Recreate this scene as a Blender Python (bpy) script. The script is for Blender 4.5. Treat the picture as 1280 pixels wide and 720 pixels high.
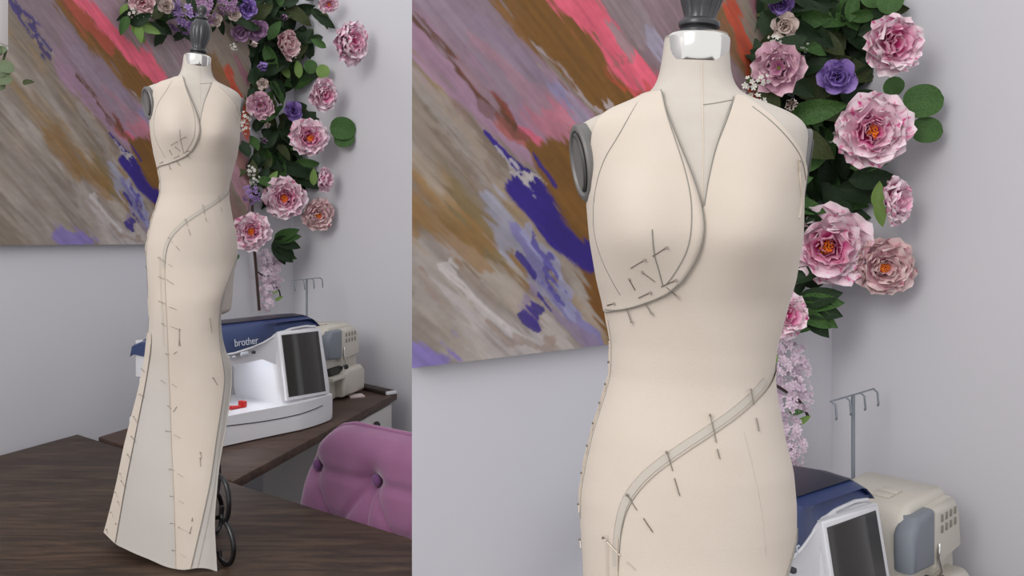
import bpy, bmesh, math, random
import numpy as np
from mathutils import Vector, Matrix, Quaternion

# ------------------------------------------------------------------ clear
for o in list(bpy.data.objects):
    bpy.data.objects.remove(o, do_unlink=True)
S = bpy.context.scene
C = S.collection
R = math.radians

# ------------------------------------------------------------------ camera
F = 1000.0          # focal length in pixels of a 1280x720 frame
VH = 300.0          # row of the horizon
ZC = 1.43           # camera height
cam_d = bpy.data.cameras.new('camera')
cam_d.sensor_width = 36.0
cam_d.lens = 36.0 * F / 1280.0
cam_d.shift_y = -(360.0 - VH) / 1280.0
cam_d.clip_start = 0.05
cam = bpy.data.objects.new('camera', cam_d)
cam.location = (0, 0, ZC)
cam.rotation_euler = (R(90), 0, 0)
C.objects.link(cam)
S.camera = cam

# ------------------------------------------------------------------ light
W = bpy.data.worlds.new('world'); S.world = W; W.use_nodes = True
bg = W.node_tree.nodes['Background']
bg.inputs[0].default_value = (0.96, 0.97, 1.0, 1); bg.inputs[1].default_value = 1.08

def area(name, loc, target, sx, sy, power, col):
    d = bpy.data.lights.new(name, 'AREA'); d.shape = 'RECTANGLE'; d.size = sx; d.size_y = sy
    d.energy = power; d.color = col
    o = bpy.data.objects.new(name, d); C.objects.link(o); o.location = loc
    o.rotation_euler = (Vector(target) - Vector(loc)).to_track_quat('-Z', 'Y').to_euler()
    return o
area('window_light', (-2.0, -1.6, 3.0), (-0.9, 2.4, 1.2), 1.8, 1.8, 72, (1.0, 0.975, 0.94))

S.view_settings.view_transform = 'Standard'
S.view_settings.look = 'None'
S.view_settings.exposure = 0.0
S.view_settings.gamma = 1.0
S.view_settings.use_curve_mapping = False

# ------------------------------------------------------------------ helpers
def px(u, v, Y):
    return Vector(((u - 640) / F * Y, Y, ZC + (VH - v) / F * Y))

def lin(c):
    r = []
    for x in c:
        x = x / 255.0
        r.append(x / 12.92 if x <= 0.04045 else ((x + 0.055) / 1.055) ** 2.4)
    return tuple(r)

def mat(name, col, rough=0.6, metal=0.0, spec=0.5, noise=None, bump=None, sheen=0.0):
    """noise = (scale, second colour, stretch xyz, detail) ; bump = (scale, strength)"""
    m = bpy.data.materials.new(name); m.use_nodes = True
    nt = m.node_tree; b = nt.nodes['Principled BSDF']
    b.inputs['Base Color'].default_value = (*lin(col), 1)
    b.inputs['Roughness'].default_value = rough
    b.inputs['Metallic'].default_value = metal
    b.inputs['Specular IOR Level'].default_value = spec
    if sheen: b.inputs['Sheen Weight'].default_value = sheen
    tc = nt.nodes.new('ShaderNodeTexCoord')
    if noise:
        sc, c2, st, det = noise
        mp = nt.nodes.new('ShaderNodeMapping'); mp.inputs['Scale'].default_value = st
        nz = nt.nodes.new('ShaderNodeTexNoise'); nz.inputs['Scale'].default_value = sc
        nz.inputs['Detail'].default_value = det
        rp = nt.nodes.new('ShaderNodeValToRGB')
        rp.color_ramp.elements[0].position = 0.3; rp.color_ramp.elements[1].position = 0.7
        rp.color_ramp.elements[0].color = (*lin(col), 1); rp.color_ramp.elements[1].color = (*lin(c2), 1)
        nt.links.new(tc.outputs['Object'], mp.inputs[0]); nt.links.new(mp.outputs[0], nz.inputs['Vector'])
        nt.links.new(nz.outputs[0], rp.inputs[0]); nt.links.new(rp.outputs[0], b.inputs['Base Color'])
    if bump:
        nz2 = nt.nodes.new('ShaderNodeTexNoise'); nz2.inputs['Scale'].default_value = bump[0]
        nz2.inputs['Detail'].default_value = 3
        bp = nt.nodes.new('ShaderNodeBump'); bp.inputs['Strength'].default_value = bump[1]
        bp.inputs['Distance'].default_value = 0.002
        nt.links.new(tc.outputs['Object'], nz2.inputs['Vector'])
        nt.links.new(nz2.outputs[0], bp.inputs['Height']); nt.links.new(bp.outputs[0], b.inputs['Normal'])
    return m

def link(o, parent=None):
    C.objects.link(o)
    if parent is not None: o.parent = parent
    return o

def mesh_obj(name, verts, faces, m, parent=None, smooth=True, autosmooth=None):
    me = bpy.data.meshes.new(name)
    me.from_pydata([tuple(v) for v in verts], [], faces)
    me.materials.append(m)
    if smooth:
        me.polygons.foreach_set('use_smooth', [True] * len(me.polygons))
        if autosmooth is not None: me.set_sharp_from_angle(angle=R(autosmooth))
    me.update()
    return link(bpy.data.objects.new(name, me), parent)

def bm_obj(name, bm, m, parent=None, smooth=True, angle=40):
    me = bpy.data.meshes.new(name)
    bmesh.ops.recalc_face_normals(bm, faces=bm.faces)
    bm.to_mesh(me); bm.free()
    me.materials.append(m)
    if smooth:
        me.polygons.foreach_set('use_smooth', [True] * len(me.polygons))
        me.set_sharp_from_angle(angle=R(angle))
    return link(bpy.data.objects.new(name, me), parent)

def empty(name, loc=(0, 0, 0), rz=0.0):
    o = bpy.data.objects.new(name, None); o.empty_display_size = 0.05
    o.location = loc; o.rotation_euler = (0, 0, rz)
    return link(o)

def tag(o, label, cat, group=None, kind=None):
    o['label'] = label; o['category'] = cat
    if group: o['group'] = group
    if kind: o['kind'] = kind
    return o

def struct(o):
    o['kind'] = 'structure'; return o

def copy_tree(o, parent=None):
    c = o.copy(); C.objects.link(c); c.parent = parent
    for ch in list(o.children):
        copy_tree(ch, c)
    return c

def box_bm(x0, x1, y0, y1, z0, z1, bev=0.0, seg=2):
    bm = bmesh.new()
    bmesh.ops.create_cube(bm, size=1)
    for v in bm.verts:
        v.co = Vector((x0 + (v.co.x + .5) * (x1 - x0), y0 + (v.co.y + .5) * (y1 - y0), z0 + (v.co.z + .5) * (z1 - z0)))
    if bev > 0:
        bmesh.ops.bevel(bm, geom=bm.edges[:], offset=bev, segments=seg, profile=0.5, affect='EDGES')
    return bm

def prism_bm(pts, z0, z1, bev=0.0, seg=2):
    bm = bmesh.new()
    a = [bm.verts.new((x, y, z0)) for x, y in pts]
    b = [bm.verts.new((x, y, z1)) for x, y in pts]
    n = len(pts)
    bm.faces.new(a[::-1]); bm.faces.new(b)
    for i in range(n):
        bm.faces.new((a[i], a[(i + 1) % n], b[(i + 1) % n], b[i]))
    if bev > 0:
        bmesh.ops.bevel(bm, geom=bm.edges[:], offset=bev, segments=seg, profile=0.5, affect='EDGES')
    return bm

def profile_bm(pts_xz, y0, y1, bev=0.0, seg=3):
    """closed outline in x,z pushed along y"""
    bm = bmesh.new()
    a = [bm.verts.new((x, y0, z)) for x, z in pts_xz]
    b = [bm.verts.new((x, y1, z)) for x, z in pts_xz]
    n = len(pts_xz)
    fa = bm.faces.new(a[::-1]); fb = bm.faces.new(b)
    for i in range(n):
        bm.faces.new((a[i], a[(i + 1) % n], b[(i + 1) % n], b[i]))
    if bev > 0:
        ed = list(fa.edges) + list(fb.edges)
        bmesh.ops.bevel(bm, geom=ed, offset=bev, segments=seg, profile=0.5, affect='EDGES', clamp_overlap=True)
    return bm

def tube_vf(pts, r, n=6, rads=None, close=False):
    pts = [Vector(p) for p in pts]
    V = []; Fc = []
    m = len(pts)
    up = None
    for i, p in enumerate(pts):
        d = (pts[min(i + 1, m - 1)] - pts[max(i - 1, 0)])
        if d.length < 1e-9: d = Vector((0, 0, 1))
        d.normalize()
        if up is None:
            up = d.orthogonal().normalized()
        else:
            up = up - d * up.dot(d)
            if up.length < 1e-6: up = d.orthogonal()
            up.normalize()
        w = d.cross(up)
        rr = rads[i] if rads else r
        for k in range(n):
            a = 2 * math.pi * k / n
            V.append(p + (up * math.cos(a) + w * math.sin(a)) * rr)
    for i in range(m - 1):
        for k in range(n):
            Fc.append((i * n + k, i * n + (k + 1) % n, (i + 1) * n + (k + 1) % n, (i + 1) * n + k))
    Fc.append(tuple(range(n))[::-1]); Fc.append(tuple(range((m - 1) * n, m * n)))
    return V, Fc

def tube(name, pts, r, m, parent=None, n=6, rads=None):
    V, Fc = tube_vf(pts, r, n, rads)
    return mesh_obj(name, V, Fc, m, parent, True, 50)

def smooth_path(pts, k=8):
    """Catmull-Rom through the points"""
    P = [np.array(p, float) for p in pts]
    P = [2 * P[0] - P[1]] + P + [2 * P[-1] - P[-2]]
    out = []
    for i in range(1, len(P) - 2):
        p0, p1, p2, p3 = P[i - 1], P[i], P[i + 1], P[i + 2]
        for j in range(k):
            t = j / k
            out.append(0.5 * ((2 * p1) + (-p0 + p2) * t + (2 * p0 - 5 * p1 + 4 * p2 - p3) * t * t + (-p0 + 3 * p1 - 3 * p2 + p3) * t ** 3))
    out.append(P[-2])
    return out

def lathe_vf(prof, n=32, flute=None):
    """prof: list of (r, z)"""
    V = []; Fc = []
    for i, (r, z) in enumerate(prof):
        for k in range(n):
            a = 2 * math.pi * k / n
            rr = r * (flute(a, z) if flute else 1.0)
            V.append((rr * math.cos(a), rr * math.sin(a), z))
    for i in range(len(prof) - 1):
        for k in range(n):
            Fc.append((i * n + k, i * n + (k + 1) % n, (i + 1) * n + (k + 1) % n, (i + 1) * n + k))
    Fc.append(tuple(range(n))[::-1]); Fc.append(tuple(range((len(prof) - 1) * n, len(prof) * n)))
    return V, Fc

def interp(x, xs, ys): return float(np.interp(x, xs, ys))

# ------------------------------------------------------------------ materials
M = {}
M['wall'] = mat('wall_paint', (214, 213, 217), 0.75, noise=(1.3, (211, 210, 215), (1, 1, 1), 2), bump=(90, 0.06))
M['floor'] = mat('floor_mauve', (80, 64, 61), 0.7, noise=(6, (70, 56, 54), (1, 1, 1), 4))
M['canvas_edge'] = mat('canvas_edge', (150, 140, 140), 0.8)
M['form'] = mat('form_linen', (193, 185, 175), 0.85, noise=(60, (189, 180, 170), (1, 1, 1), 2), bump=(900, 0.12))
M['muslin'] = mat('warm_muslin', (204, 192, 179), 0.9, noise=(14, (200, 187, 173), (1, 1, 1), 3), bump=(900, 0.15), sheen=0.1)
M['muslin2'] = mat('pale_muslin', (190, 184, 177), 0.9, noise=(14, (186, 179, 172), (1, 1, 1), 3), bump=(900, 0.15), sheen=0.1)
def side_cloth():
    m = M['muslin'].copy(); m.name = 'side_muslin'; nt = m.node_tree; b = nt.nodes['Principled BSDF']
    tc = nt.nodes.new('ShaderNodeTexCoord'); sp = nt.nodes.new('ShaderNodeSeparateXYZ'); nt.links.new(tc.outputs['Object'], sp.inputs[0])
    mr = nt.nodes.new('ShaderNodeMapRange'); mr.inputs[1].default_value = .52; mr.inputs[2].default_value = .34  # paler below the form: light through the single cloth layer, put into the colour
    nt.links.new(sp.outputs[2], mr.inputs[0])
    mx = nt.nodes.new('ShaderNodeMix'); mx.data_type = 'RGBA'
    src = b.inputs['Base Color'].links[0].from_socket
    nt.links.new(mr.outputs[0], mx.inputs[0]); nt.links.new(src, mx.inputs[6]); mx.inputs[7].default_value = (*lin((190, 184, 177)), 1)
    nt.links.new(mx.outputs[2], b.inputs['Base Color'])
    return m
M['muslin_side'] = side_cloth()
M['pen'] = mat('pen_line', (128, 126, 118), 0.9)
M['chalk'] = mat('pencil_band', (188, 180, 169), 0.9)
M['thread'] = mat('raw_edge', (204, 190, 172), 0.9)
M['pin'] = mat('pin_steel', (146, 137, 125), 0.35, metal=0.8)
M['chrome'] = mat('chrome', (225, 222, 216), 0.12, metal=1.0)
M['pewter'] = mat('pewter_wood', (62, 62, 64), 0.32, metal=0.35, spec=0.6)
M['armgrey'] = mat('arm_plate_grey', (112, 110, 108), 0.45, metal=0.3)
M['armdark'] = mat('arm_plate_dark', (58, 56, 55), 0.5)
M['iron'] = mat('black_iron', (14, 14, 15), 0.28, spec=0.6)
M['knob'] = mat('black_knob', (22, 20, 20), 0.4)
M['white'] = mat('white_plastic', (222, 221, 224), 0.32)
M['cream'] = mat('cream_plastic', (206, 200, 188), 0.4)
M['cream_d'] = mat('cream_slot', (140, 134, 124), 0.6)
M['grey_pl'] = mat('grey_plastic', (126, 132, 140), 0.45)
M['darkpl'] = mat('dark_plastic', (40, 38, 36), 0.45)
M['blue'] = mat('navy_plastic', (46, 62, 106), 0.35)
M['navy'] = mat('navy_dark', (26, 28, 48), 0.3)
M['screen'] = mat('screen_glass', (44, 41, 38), 0.18, spec=0.6)
M['seam'] = mat('seam_grey', (60, 60, 62), 0.6)
M['logo'] = mat('logo_white', (205, 210, 220), 0.5)
M['red'] = mat('red_plastic', (190, 34, 30), 0.4)
M['paper'] = mat('pink_paper', (216, 198, 196), 0.8)
M['velvet'] = mat('purple_velvet', (154, 98, 138), 0.75, noise=(7, (138, 84, 122), (1, 1, 1), 3), sheen=0.5)
M['velvet_d'] = mat('purple_button', (112, 62, 116), 0.75, sheen=0.4)
M['chairleg'] = mat('chair_leg_wood', (52, 38, 30), 0.5)
M['desk_white'] = mat('desk_white', (206, 203, 200), 0.55)
M['twig'] = mat('twig_brown', (62, 42, 40), 0.8)
M['white_trim'] = mat('white_trim', (226, 220, 214), 0.5)

def wood(name, c1, c2, c3, scale):
    m = bpy.data.materials.new(name); m.use_nodes = True
    nt = m.node_tree; b = nt.nodes['Principled BSDF']
    tc = nt.nodes.new('ShaderNodeTexCoord')
    mp = nt.nodes.new('ShaderNodeMapping'); mp.inputs['Rotation'].default_value = (0, 0, R(37)); mp.inputs['Scale'].default_value = (1.2, 9, 9)
    nt.links.new(tc.outputs['Object'], mp.inputs[0])
    n1 = nt.nodes.new('ShaderNodeTexNoise'); n1.inputs['Scale'].default_value = scale; n1.inputs['Detail'].default_value = 8
    n1.inputs['Roughness'].default_value = 0.65; n1.inputs['Distortion'].default_value = 1.4
    nt.links.new(mp.outputs[0], n1.inputs['Vector'])
    rp = nt.nodes.new('ShaderNodeValToRGB'); e = rp.color_ramp.elements
    e[0].position = 0.32; e[0].color = (*lin(c1), 1); e[1].position = 0.72; e[1].color = (*lin(c3), 1)
    x = rp.color_ramp.elements.new(0.5); x.color = (*lin(c2), 1)
    nt.links.new(n1.outputs[0], rp.inputs[0]); nt.links.new(rp.outputs[0], b.inputs['Base Color'])
    b.inputs['Roughness'].default_value = 0.55; b.inputs['Specular IOR Level'].default_value = 0.3
    bp = nt.nodes.new('ShaderNodeBump'); bp.inputs['Strength'].default_value = 0.15; bp.inputs['Distance'].default_value = 0.002
    nt.links.new(n1.outputs[0], bp.inputs['Height']); nt.links.new(bp.outputs[0], b.inputs['Normal'])
    return m
M['table'] = wood('dark_walnut', (42, 31, 24), (64, 49, 38), (92, 73, 57), 3.0)
M['desk'] = wood('red_brown_wood', (58, 43, 36), (76, 58, 49), (92, 72, 61), 2.0)
M['board'] = wood('dark_board', (44, 36, 33), (56, 46, 42), (66, 55, 50), 3.0)

def petal_mat(name, base, mid, edge, blotch, bl=0.5):
    """colour runs from the petal's root to its rim, with streaks of a second dye"""
    m = bpy.data.materials.new(name); m.use_nodes = True
    nt = m.node_tree; b = nt.nodes['Principled BSDF']
    uv = nt.nodes.new('ShaderNodeUVMap'); uv.uv_map = 'UVMap'
    sp = nt.nodes.new('ShaderNodeSeparateXYZ'); nt.links.new(uv.outputs[0], sp.inputs[0])
    oi = nt.nodes.new('ShaderNodeObjectInfo')
    mp = nt.nodes.new('ShaderNodeMapping'); mp.inputs['Scale'].default_value = (5.0, 2.2, 1)
    ad = nt.nodes.new('ShaderNodeVectorMath'); ad.operation = 'MULTIPLY_ADD'
    ad.inputs[1].default_value = (1, 1, 1)
    cmb = nt.nodes.new('ShaderNodeCombineXYZ'); mul = nt.nodes.new('ShaderNodeMath'); mul.operation = 'MULTIPLY'; mul.inputs[1].default_value = 37.0
    nt.links.new(oi.outputs['Random'], mul.inputs[0]); nt.links.new(mul.outputs[0], cmb.inputs[2])
    nt.links.new(uv.outputs[0], mp.inputs[0]); nt.links.new(mp.outputs[0], ad.inputs[0]); nt.links.new(cmb.outputs[0], ad.inputs[2])
    nz = nt.nodes.new('ShaderNodeTexNoise'); nz.inputs['Scale'].default_value = 1.6; nz.inputs['Detail'].default_value = 3
    nt.links.new(ad.outputs[0], nz.inputs['Vector'])
    rp = nt.nodes.new('ShaderNodeValToRGB'); e = rp.color_ramp.elements
    e[0].position = 0.1; e[0].color = (*lin(base), 1); e[1].position = 1.0; e[1].color = (*lin(edge), 1)
    x = e.new(0.55); x.color = (*lin(mid), 1)
    nt.links.new(sp.outputs[1], rp.inputs[0])
    r2 = nt.nodes.new('ShaderNodeValToRGB'); r2.color_ramp.elements[0].position = bl; r2.color_ramp.elements[1].position = bl + 0.14
    nt.links.new(nz.outputs[0], r2.inputs[0])
    mx = nt.nodes.new('ShaderNodeMix'); mx.data_type = 'RGBA'
    nt.links.new(r2.outputs[0], mx.inputs[0]); nt.links.new(rp.outputs[0], mx.inputs[6]); mx.inputs[7].default_value = (*lin(blotch), 1)
    nt.links.new(mx.outputs[2], b.inputs['Base Color'])
    b.inputs['Roughness'].default_value = 0.8
    return m
M['peony'] = petal_mat('peony_pink', (220, 104, 160), (242, 200, 218), (248, 234, 238), (216, 70, 146), 0.555)
M['peony_in'] = petal_mat('peony_inner', (196, 40, 120), (216, 84, 150), (242, 200, 216), (244, 226, 230), 0.60)
M['peony_dull'] = petal_mat('peony_dusty', (186, 90, 124), (222, 172, 184), (234, 212, 208), (196, 96, 124), 0.58)
M['peony_mauve'] = petal_mat('peony_mauve', (170, 90, 140), (206, 150, 178), (226, 192, 202), (232, 210, 214), 0.56)
M['rose_purple'] = petal_mat('rose_purple', (96, 62, 150), (142, 110, 188), (170, 144, 206), (120, 86, 172), 0.55)
M['rose_mauve'] = petal_mat('rose_mauve', (120, 84, 124), (160, 122, 160), (180, 146, 176), (140, 100, 142), 0.55)
M['rose_ivory'] = petal_mat('rose_ivory', (196, 168, 160), (214, 196, 186), (222, 208, 200), (206, 176, 176), 0.58)
M['lavender'] = petal_mat('hydrangea_lavender', (120, 92, 150), (150, 122, 176), (172, 146, 190), (130, 96, 150), 0.55)
M['white_fl'] = petal_mat('small_white', (190, 194, 176), (218, 216, 206), (226, 224, 216), (206, 202, 194), 0.6)
M['pale_pink'] = petal_mat('pale_blossom', (206, 176, 200), (224, 202, 216), (232, 216, 226), (212, 186, 206), 0.58)
M['stamen'] = mat('orange_stamen', (240, 140, 30), 0.7, noise=(120, (226, 110, 20), (1, 1, 1), 2))
M['sepal'] = mat('sepal_green', (130, 140, 60), 0.7)
def leafmat(name, c1, c2):
    return mat(name, c1, 0.6, spec=0.25, noise=(25, c2, (1, 1, 1), 2))
M['leaf_dark'] = leafmat('leaf_dark', (26, 42, 26), (40, 60, 32))
M['leaf_mid'] = leafmat('leaf_mid', (46, 78, 38), (72, 104, 50))
M['leaf_light'] = leafmat('leaf_light', (104, 138, 66), (124, 150, 84))
M['leaf_olive'] = leafmat('leaf_olive', (52, 60, 34), (70, 78, 44))

# ------------------------------------------------------------------ the two corners of the room
# left bay: wall A (with the painting) runs away to the right into a corner, wall B comes back
WA = Vector((-1.44, 2.77)); dA = Vector((0.36, 1.0)).normalized()
def on_wall(W0, d, u):
    k = (u - 640) / F
    t = (k * W0.y - W0.x) / (d.x - k * d.y)
    return W0 + d * t
CL = on_wall(WA, dA, 367)                       # corner, left bay
dB = Vector((0.88, -0.47)).normalized()
# right bay: free-standing partition corner
WP = Vector((-0.17, 1.36)); CR = Vector((0.90, 2.25)); dP = (CR - WP).normalized()
dQ = Vector((0.469, -0.883)).normalized()

def wall_Y(bay, u):
    if bay == 'L':
        return on_wall(WA, dA, u).y if u < 367 else on_wall(CL, dB, u).y
    return on_wall(WP, dP, u).y if u < 1040 else on_wall(CR, dQ, u).y

def wall_prism(name, p, q, side, th, z0, z1, mitre=None):
    n = Vector((-(q - p).y, (q - p).x)).normalized() * side * th
    a, b = p, q
    a2, b2 = p + n, q + n
    if mitre is not None: a2 = mitre
    return struct(bm_obj(name, prism_bm([tuple(a), tuple(b), tuple(b2), tuple(a2)], z0, z1), M['wall'], None, False))
HT = 2.7
wall_prism('wall_left', WA - dA * 3.6, CL, 1, 0.1, 0, HT)
wall_prism('wall_back', CL, CL + dB * 2.35, 1, 0.1, 0, HT)
wall_prism('wall_center', WP, CR, 1, 0.05, 0, HT, mitre=WP * 1.04)
wall_prism('wall_right', CR, CR + dQ * 2.3, 1, 0.05, 0, HT)
fl = struct(bm_obj('floor', prism_bm([(-3.6, -2.6), (3.2, -2.6), (3.2, 4.6), (-3.6, 4.6)], -0.05, 0.0), M['floor'], None, False))

# ------------------------------------------------------------------ the abstract painting (pigment evaluated on a fine grid)
rng = np.random.RandomState(7)
GRID = rng.rand(64, 64)
def vnoise(x, y):
    xi = np.floor(x).astype(int); yi = np.floor(y).astype(int)
    fx = x - xi; fy = y - yi
    fx = fx * fx * (3 - 2 * fx); fy = fy * fy * (3 - 2 * fy)
    g = lambda a, b: GRID[a % 64, b % 64]
    return (g(xi, yi) * (1 - fx) * (1 - fy) + g(xi + 1, yi) * fx * (1 - fy) + g(xi, yi + 1) * (1 - fx) * fy + g(xi + 1, yi + 1) * fx * fy)
def fbm(x, y, o=4):
    s = 0; a = 0.5
    for i in range(o):
        s = s + a * vnoise(x, y); x = x * 2.03 + 11.3; y = y * 2.03 + 5.7; a *= 0.5
    return s / (1 - 0.5 ** o)

PR_R = on_wall(WP, dP, 948)       # painting's right end, right bay
PR_L = on_wall(WA, dA, 306)       # painting's right end, left bay
QB_R = -0.213                     # painting's lower edge below the camera
QB_L = -0.016
def pq(u, v):
    P = on_wall(WP, dP, u)
    return ((PR_R - P).length * (1 if u < 948 else -1), (VH - v) / F * P.y - QB_R)
def pqL(u, v):
    P = on_wall(WA, dA, u)
    return ((PR_L - P).length * (1 if u < 306 else -1) * 1.2 - .015, ((VH - v) / F * P.y - QB_L) * 1.06 - .008)

TAUPE = (150, 136, 122); GREY = (182, 172, 168); OCHRE = (128, 88, 36); OCHRE2 = (150, 112, 62); MAUVE = (166, 132, 152)
PINK = (236, 104, 126); PINK2 = (214, 122, 132); BLUE = (52, 34, 128); LAV = (148, 140, 186); LAV2 = (160, 150, 172); ORANGE = (196, 82, 56)
BROWN = (100, 66, 44); WHITE = (198, 190, 188); OLIVE = (134, 118, 84)
# (map, points, half width in m, colour, opacity, raggedness)
ST = [
    (pq, [(515, 60), (640, 200), (760, 400)], 0.30, TAUPE, 1.0, .5),
    (pq, [(515, 240), (600, 330), (640, 350)], 0.075, OCHRE2, .75, 1.0),
    (pq, [(520, 200), (560, 260), (600, 320)], 0.05, OLIVE, .7, 1.0),
    (pq, [(515, 120), (580, 190), (620, 260)], 0.03, GREY, .45, 1.2),
    (pq, [(515, 150), (600, 250)], 0.02, (120, 100, 84), .5, 1.3),
    (pq, [(560, 140), (610, 200)], 0.03, (118, 96, 76), .5, 1.2),
    (pq, [(515, 330), (600, 380), (700, 425)], 0.075, GREY, .8, .9),
    (pq, [(515, 385), (590, 425), (680, 440)], 0.06, WHITE, .8, .9),
    (pq, [(550, 340), (590, 385), (650, 420)], 0.014, (205, 198, 196), .8, 1.2),
    (pq, [(515, 345), (545, 410)], 0.010, (160, 132, 118), .7, 1.3),
    (pq, [(590, 400), (670, 430)], 0.014, (156, 132, 116), .6, 1.4),
    (pq, [(590, 330), (640, 370)], 0.03, (172, 160, 146), .6, 1.0),
    (pq, [(610, 270), (650, 330), (690, 380)], 0.035, (158, 158, 176), .8, 1.2),
    # top bands
    (pq, [(500, -20), (600, 90), (740, 220)], 0.115, MAUVE, 1.0, .4),
    (pq, [(500, -30), (560, 25), (640, 100), (720, 165)], 0.045, LAV2, .85, .9),
    (pq, [(560, 0), (620, 40), (660, 100)], 0.020, (116, 100, 128), .8, 1.3),
    (pq, [(590, 20), (640, 70), (690, 130)], 0.018, (150, 140, 176), .8, 1.3),
    (pq, [(575, 50), (640, 110), (690, 145)], 0.016, PINK2, .8, 1.0),
    (pq, [(660, 130), (720, 200), (760, 260)], 0.045, (196, 124, 140), .9, .8),
    (pq, [(655, 170), (700, 215), (730, 250)], 0.022, (222, 100, 124), .85, 1.0),
    (pq, [(620, 150), (660, 190), (700, 230)], 0.018, (170, 90, 76), .8, 1.2),
    (pq, [(500, 22), (560, 85), (640, 160)], 0.013, BROWN, .95, .8),
    (pq, [(570, 90), (640, 155)], 0.012, (140, 72, 56), .9, 1.0),
    (pq, [(600, 130), (660, 180), (700, 240), (745, 290)], 0.014, BROWN, .6, 1.2),
    # ochre band
    (pq, [(590, -60), (660, 20), (740, 100), (800, 160)], 0.075, OCHRE, 1.0, .5),
    (pq, [(600, 0), (650, 50), (700, 100)], 0.010, (146, 134, 132), .7, 1.5),
    (pq, [(655, 55), (700, 95), (750, 135)], 0.013, (190, 176, 176), .8, 1.4),
    (pq, [(690, 60), (735, 95)], 0.018, (110, 74, 36), .7, 1.2),
    # grey mauve band right of the pink
    (pq, [(760, -40), (830, 60), (940, 180)], 0.15, (150, 126, 132), 1.0, .5),
    (pq, [(760, -20), (800, 45), (830, 90)], 0.022, (176, 168, 186), .9, 1.0),
    (pq, [(860, -10), (890, 40), (945, 110)], 0.05, OCHRE, .8, .8),
    (pq, [(905, 20), (925, 70), (950, 150)], 0.04, ORANGE, .95, .8),
    (pq, [(925, -10), (950, 40)], 0.03, (150, 100, 112), .9, .9),
    (pq, [(880, 100), (950, 300)], 0.06, (170, 120, 110), .8, .8),
    (pq, [(900, 200), (955, 320)], 0.045, (196, 150, 164), .8, .9),
    (pq, [(890, 300), (955, 420)], 0.06, (150, 116, 110), .8, .9),
    # pink
    (pq, [(690, -30), (740, 40), (790, 95), (830, 135)], 0.045, PINK, 1.0, .7),
    (pq, [(715, 20), (770, 80)], 0.006, (190, 110, 110), .8, 1.4),
    (pq, [(700, 40), (760, 95), (800, 120)], 0.010, ORANGE, .6, 1.4),
    # brown ochre field on the lower right with the blue patch
    (pq, [(690, 215), (740, 310), (780, 420)], 0.085, OCHRE, 1.0, .45),
    (pq, [(735, 330), (770, 410)], 0.05, (116, 74, 26), .8, .8),
    (pq, [(660, 190), (700, 240), (750, 320)], 0.02, OCHRE, .9, .9),
    (pq, [(800, 250), (880, 430)], 0.16, (128, 90, 48), 1.0, .5),
    (pq, [(640, 300), (670, 340), (700, 390), (730, 425)], 0.026, (128, 122, 170), .9, 1.2),
    (pq, [(655, 290), (690, 350), (700, 385)], 0.016, (160, 160, 190), .7, 1.4),
    (pq, [(655, 370), (690, 410), (720, 432)], 0.02, (150, 132, 158), .8, 1.2),
    (pq, [(598, 168), (625, 205), (650, 230)], 0.010, BLUE, 1.0, .9),
    (pq, [(635, 230), (670, 265), (700, 300), (730, 325)], 0.034, BLUE, 1.0, .7),
    (pq, [(650, 240), (690, 300), (745, 338)], 0.022, BLUE, 1.0, .9),
    (pq, [(662, 205), (678, 232)], 0.012, BLUE, .9, 1.0),
    (pq, [(632, 325), (658, 342)], 0.012, BLUE, .9, 1.2),
    (pq, [(664, 300), (690, 370)], 0.010, (76, 64, 150), .8, 1.4),
    (pq, [(648, 388), (662, 398)], 0.012, BLUE, .9, 1.1),
    (pq, [(664, 376), (672, 396)], 0.008, BLUE, .9, 1.1),
    (pq, [(602, 178), (630, 222), (662, 240)], 0.005, (196, 188, 186), .7, 1.4),
    (pq, [(620, 215), (660, 238)], 0.005, (196, 186, 180), .7, 1.4),
    (pq, [(515, 438), (538, 452)], 0.018, (140, 124, 190), .9, 1.1),
    # what only the wide view shows
    (pqL, [(-40, 60), (20, 120), (75, 190)], 0.16, TAUPE, .9, .6),
    (pqL, [(-30, 180), (40, 240), (80, 300)], 0.16, (164, 152, 142), .9, .6),
    (pqL, [(60, 170), (90, 210), (120, 235)], 0.05, OCHRE2, .7, 1.0),
    (pqL, [(66, 290), (104, 300)], 0.035, (138, 122, 192), .85, 1.2),
    (pqL, [(30, 0), (90, 65), (150, 130)], 0.085, (150, 128, 140), .8, .8),
    (pqL, [(8, 10), (40, 45), (58, 68)], 0.013, (72, 60, 124), .9, 1.7),
    (pqL, [(66, 0), (100, 45), (140, 90)], 0.05, (140, 120, 130), .7, 1.0),
    (pqL, [(70, -10), (105, 30), (150, 80), (185, 120)], 0.075, OCHRE, .95, .5),
    (pqL, [(68, -10), (95, 20), (130, 60)], 0.035, (180, 84, 66), .85, .9),
    (pqL, [(90, -10), (130, 35), (165, 75), (205, 112)], 0.042, PINK, 1.0, .7),
    (pqL, [(115, -10), (145, 20), (175, 55)], 0.05, (170, 138, 150), .95, .8),
    (pqL, [(150, 0), (190, 55), (215, 100)], 0.06, (154, 136, 138), .9, .8),
    (pqL, [(145, 20), (160, 40), (180, 62)], 0.012, (200, 110, 120), .8, 1.2),
]
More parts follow.
